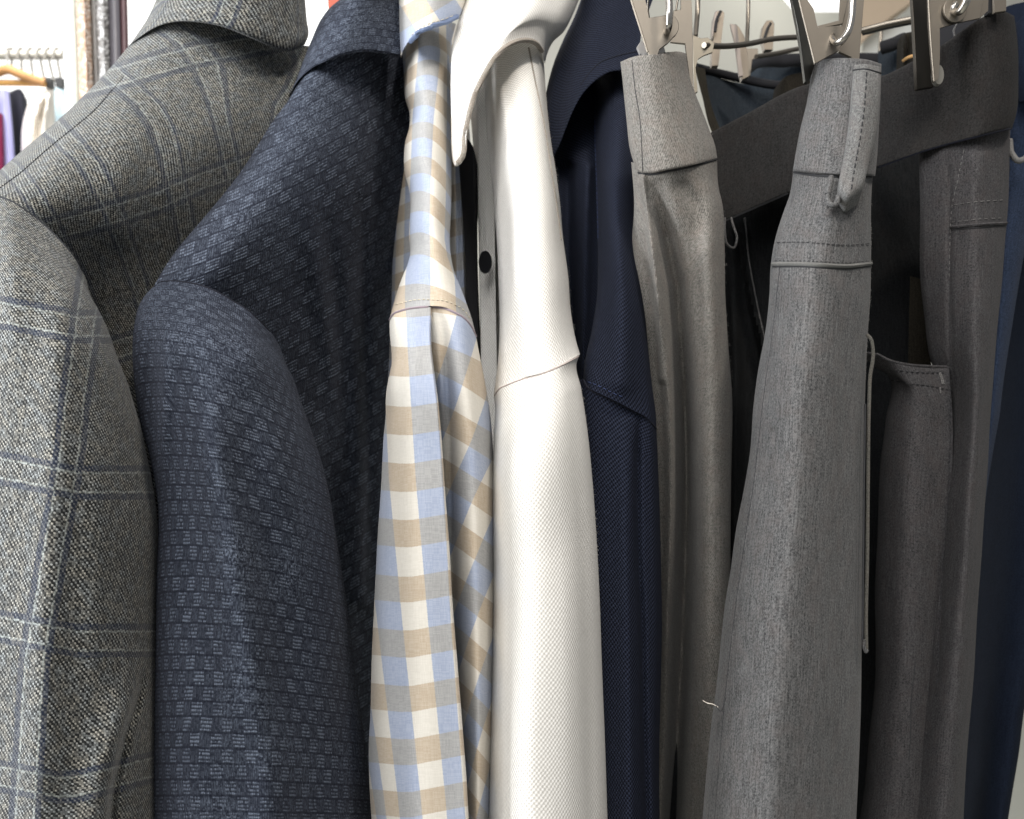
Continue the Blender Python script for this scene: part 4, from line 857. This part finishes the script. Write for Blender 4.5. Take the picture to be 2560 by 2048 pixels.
# second clip holds the belt loop trousers
c2 = clip('metal clip with curled ring above the loose belt loop', P(2070, 80, .44))
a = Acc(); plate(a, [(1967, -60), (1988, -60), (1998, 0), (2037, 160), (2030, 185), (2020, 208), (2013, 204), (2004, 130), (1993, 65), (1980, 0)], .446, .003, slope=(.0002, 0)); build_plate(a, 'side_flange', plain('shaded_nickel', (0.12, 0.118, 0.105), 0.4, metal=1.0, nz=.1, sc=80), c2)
a = Acc(); plate(a, [(1987, -60), (2005, -60), (2018, 0), (2033, 22), (2041, 62), (2044, 70), (2100, 64)] + arc(2096, 88, 24, 26, -50, 75) + [(2096, 128), (2062, 146), (2037, 160), (1998, 0)], .438, .0014); build_plate(a, 'front_jaw', M_nickel, c2)
a = Acc(); plate(a, [(2120, -60), (2163, -60), (2160, 0), (2154, 74), (2148, 150), (2130, 150), (2128, 144), (2097, 130), (2096, 90), (2106, 58), (2120, 0)], .447, .0014); build_plate(a, 'back_jaw', M_nickel, c2)
a = Acc(); plate(a, [(2098, 54), (2101, 0), (2108, -60), (2126, -60), (2119, 0), (2106, 60), (2046, 72), (2044, 66), (2094, 54)], .4445, .0012); build_plate(a, 'inner_plate', M_nickel, c2)
a = Acc(); px_tube(a, [(2132, -80, .426), (2132, 0, .426), (2128, 50, .427), (2117, 85, .428), (2103, 101, .430), (2090, 106, .433), (2082, 98, .437), (2081, 88, .440), (2088, 85, .443)], .0017, 50, 14); a.build('wire_ring', M_steel, c2)
a = Acc(); px_tube(a, [(1986, -60, .437), (1998, 0, .437), (2016, 74, .437), (2037, 158, .437)], .0006, 16); a.build('jaw_edge', M_nickel, c2)
# third clip holds the charcoal waistband
c3 = clip('tall metal clip biting the charcoal waistband', P(2380, 80, .47))
a = Acc(); plate(a, [(2277, -60), (2321, -60), (2321, 0), (2326, 90), (2334, 217), (2292, 224), (2289, 150), (2283, 40)], .484, .003, slope=(.0002, 0)); build_plate(a, 'side_flange', plain('nickel_dark_reflection', (0.055, 0.048, 0.038), 0.4, metal=1.0, nz=.15, sc=60), c3)  # flange base colour darkened to hold the dark surroundings it reflects
a = Acc(); plate(a, [(2318, -60), (2457, -60), (2457, 0), (2450, 45), (2393, 57), (2348, 70), (2349, 148), (2345, 198), (2336, 206), (2333, 200), (2322, 60)], .472, .0016); build_plate(a, 'front_jaw', M_nickel, c3)
a = Acc(); disc(a, 2388, 24, .4695, 29, 32, .0012); build_plate(a, 'pivot_plate', M_nickel, c3)
a = Acc(); px_tube(a, [(2425, -80, .458), (2420, -10, .46), (2408, 18, .463), (2396, 30, .466), (2386, 28, .469), (2383, 18, .470), (2390, 11, .470)], .0021, 40, 14); a.build('wire_ring', M_steel, c3)
a = Acc(); plate(a, [(2458, -60), (2473, -60), (2470, 28), (2452, 44), (2448, 45)], .476, .002); plate(a, [(2484, -60), (2517, -60), (2515, 28), (2486, 32)], .482, .002); build_plate(a, 'back_jaw', M_nickel, c3)
a = Acc(); plate(a, [(2472, -60), (2486, -60), (2485, 32), (2470, 34)], .486, .004); build_plate(a, 'spring', M_thread_dark, c3)
a = Acc(); disc(a, 2347, 187, .4765, 13, 25, .003); build_plate(a, 'grip_pad', plain('grey_rubber', (0.13, 0.125, 0.11), 0.7), c3)
a = Acc(); px_tube(a, [(2319, -60, .4715), (2321, 0, .4715), (2326, 90, .4715), (2335, 204, .4715)], .0006, 16); a.build('jaw_edge', M_nickel, c3)
# smaller clips further along the hangers
def far_clip(label, poly_dark, poly_light, d, slit=None):
    o = clip(label, P(poly_dark[0][0], poly_dark[0][1], d))
    a = Acc(); plate(a, poly_dark, d, .006); build_plate(a, 'jaw', plain('far_nickel', (0.22, 0.19, 0.155), 0.4, metal=1.0), o)
    if poly_light: a = Acc(); plate(a, poly_light, d - .004, .002); build_plate(a, 'front_jaw', plain('far_nickel_front', (0.25, 0.22, 0.20), 0.5, metal=1.0), o)
    if slit: a = Acc(); px_tube(a, slit, .0012, 12, 6); a.build('jaw_slot', M_thread_dark, o)
far_clip('slotted far clip just right of the light grey waistband clip', [(1790, 28), (1806, 27), (1811, 33), (1803, 105), (1796, 165), (1780, 165), (1778, 100), (1784, 45)], [(1788, 30), (1793, 27), (1788, 70), (1781, 96), (1779, 80)], .66, [(1802, 28, .655), (1792, 50, .655), (1788, 80, .655)])
far_clip('pale far clip standing before the open denim waist', [(1838, 60), (1848, 68), (1861, 92), (1868, 130), (1872, 192), (1855, 200), (1845, 120)], [(1826, 60), (1842, 62), (1858, 190), (1848, 192), (1838, 110), (1829, 75)], .64)
far_clip('hooked far clip above the double hanger wires', [(1916, 52), (1930, 50), (1936, 60), (1932, 125), (1912, 125), (1903, 90), (1908, 65)], None, .70, [(1927, 58, .695), (1918, 75, .695), (1912, 95, .695)])
# pivot arm and wires of the hanger behind
hg = thing('wire_hanger', 'metal hanger with curved bar running behind the clips', 'hanger', P(1850, 110, .6), 'metal trouser hangers')
a = Acc(); plate(a, [(1732, 88), (1752, 96), (1770, 94), (1786, 108), (1782, 130), (1760, 138), (1744, 148), (1738, 170), (1744, 230), (1735, 235), (1733, 160)], .52, .002); build_plate(a, 'end_plate', plain('end_nickel', (0.28, 0.25, 0.20), 0.4, metal=1.0), hg)
a = Acc(); px_tube(a, [(1760, 113, .518), (1800, 116, .53), (1870, 110, .56), (1930, 98, .585), (2000, 93, .60), (2090, 90, .62)], .0018, 40, 12); a.build('bar', M_nickel, hg)
a = Acc(); px_tube(a, [(1745, -60, .54), (1743, 40, .54), (1738, 92, .53)], .0016, 16, 10); a.build('upright', M_nickel, hg)
hg2 = thing('wire_hanger', 'second metal hanger with lower bar behind the first', 'hanger', P(1900, 140, .7), 'metal trouser hangers')
a = Acc(); px_tube(a, [(1890, 142, .66), (1940, 134, .67), (2000, 122, .68), (2050, 118, .7)], .0018, 20, 12); a.build('bar', M_nickel, hg2)
a = Acc(); px_tube(a, [(1871, -60, .62), (1870, 40, .62), (1867, 106, .61)], .0015, 16, 10); a.build('upright', M_nickel, hg2)
a = Acc(); plate(a, [(1852, 120), (1895, 122), (1895, 140), (1880, 150), (1876, 190), (1862, 190)], .67, .003); build_plate(a, 'end_plate', M_nickel, hg2)
hg3 = thing('wire_hanger', 'long metal hanger bar between the second and third clips', 'hanger', P(2200, 70, .6), 'metal trouser hangers')
a = Acc(); px_tube(a, [(2110, 86, .62), (2156, 76, .61), (2220, 60, .60), (2290, 46, .59)], .0021, 20, 12); a.build('bar', M_nickel, hg3)
a = Acc(); px_tube(a, [(2156, 84, .63), (2220, 68, .62), (2290, 54, .61)], .0016, 20, 12); a.build('lower_bar', plain('dark_bar', (0.05, 0.05, 0.05), 0.3, metal=.8), hg3)
a = Acc(); px_tube(a, [(2202, 80, .9), (2200, 120, .9), (2198, 150, .9)], .002, 12, 10); a.build('upright', M_nickel, hg3)
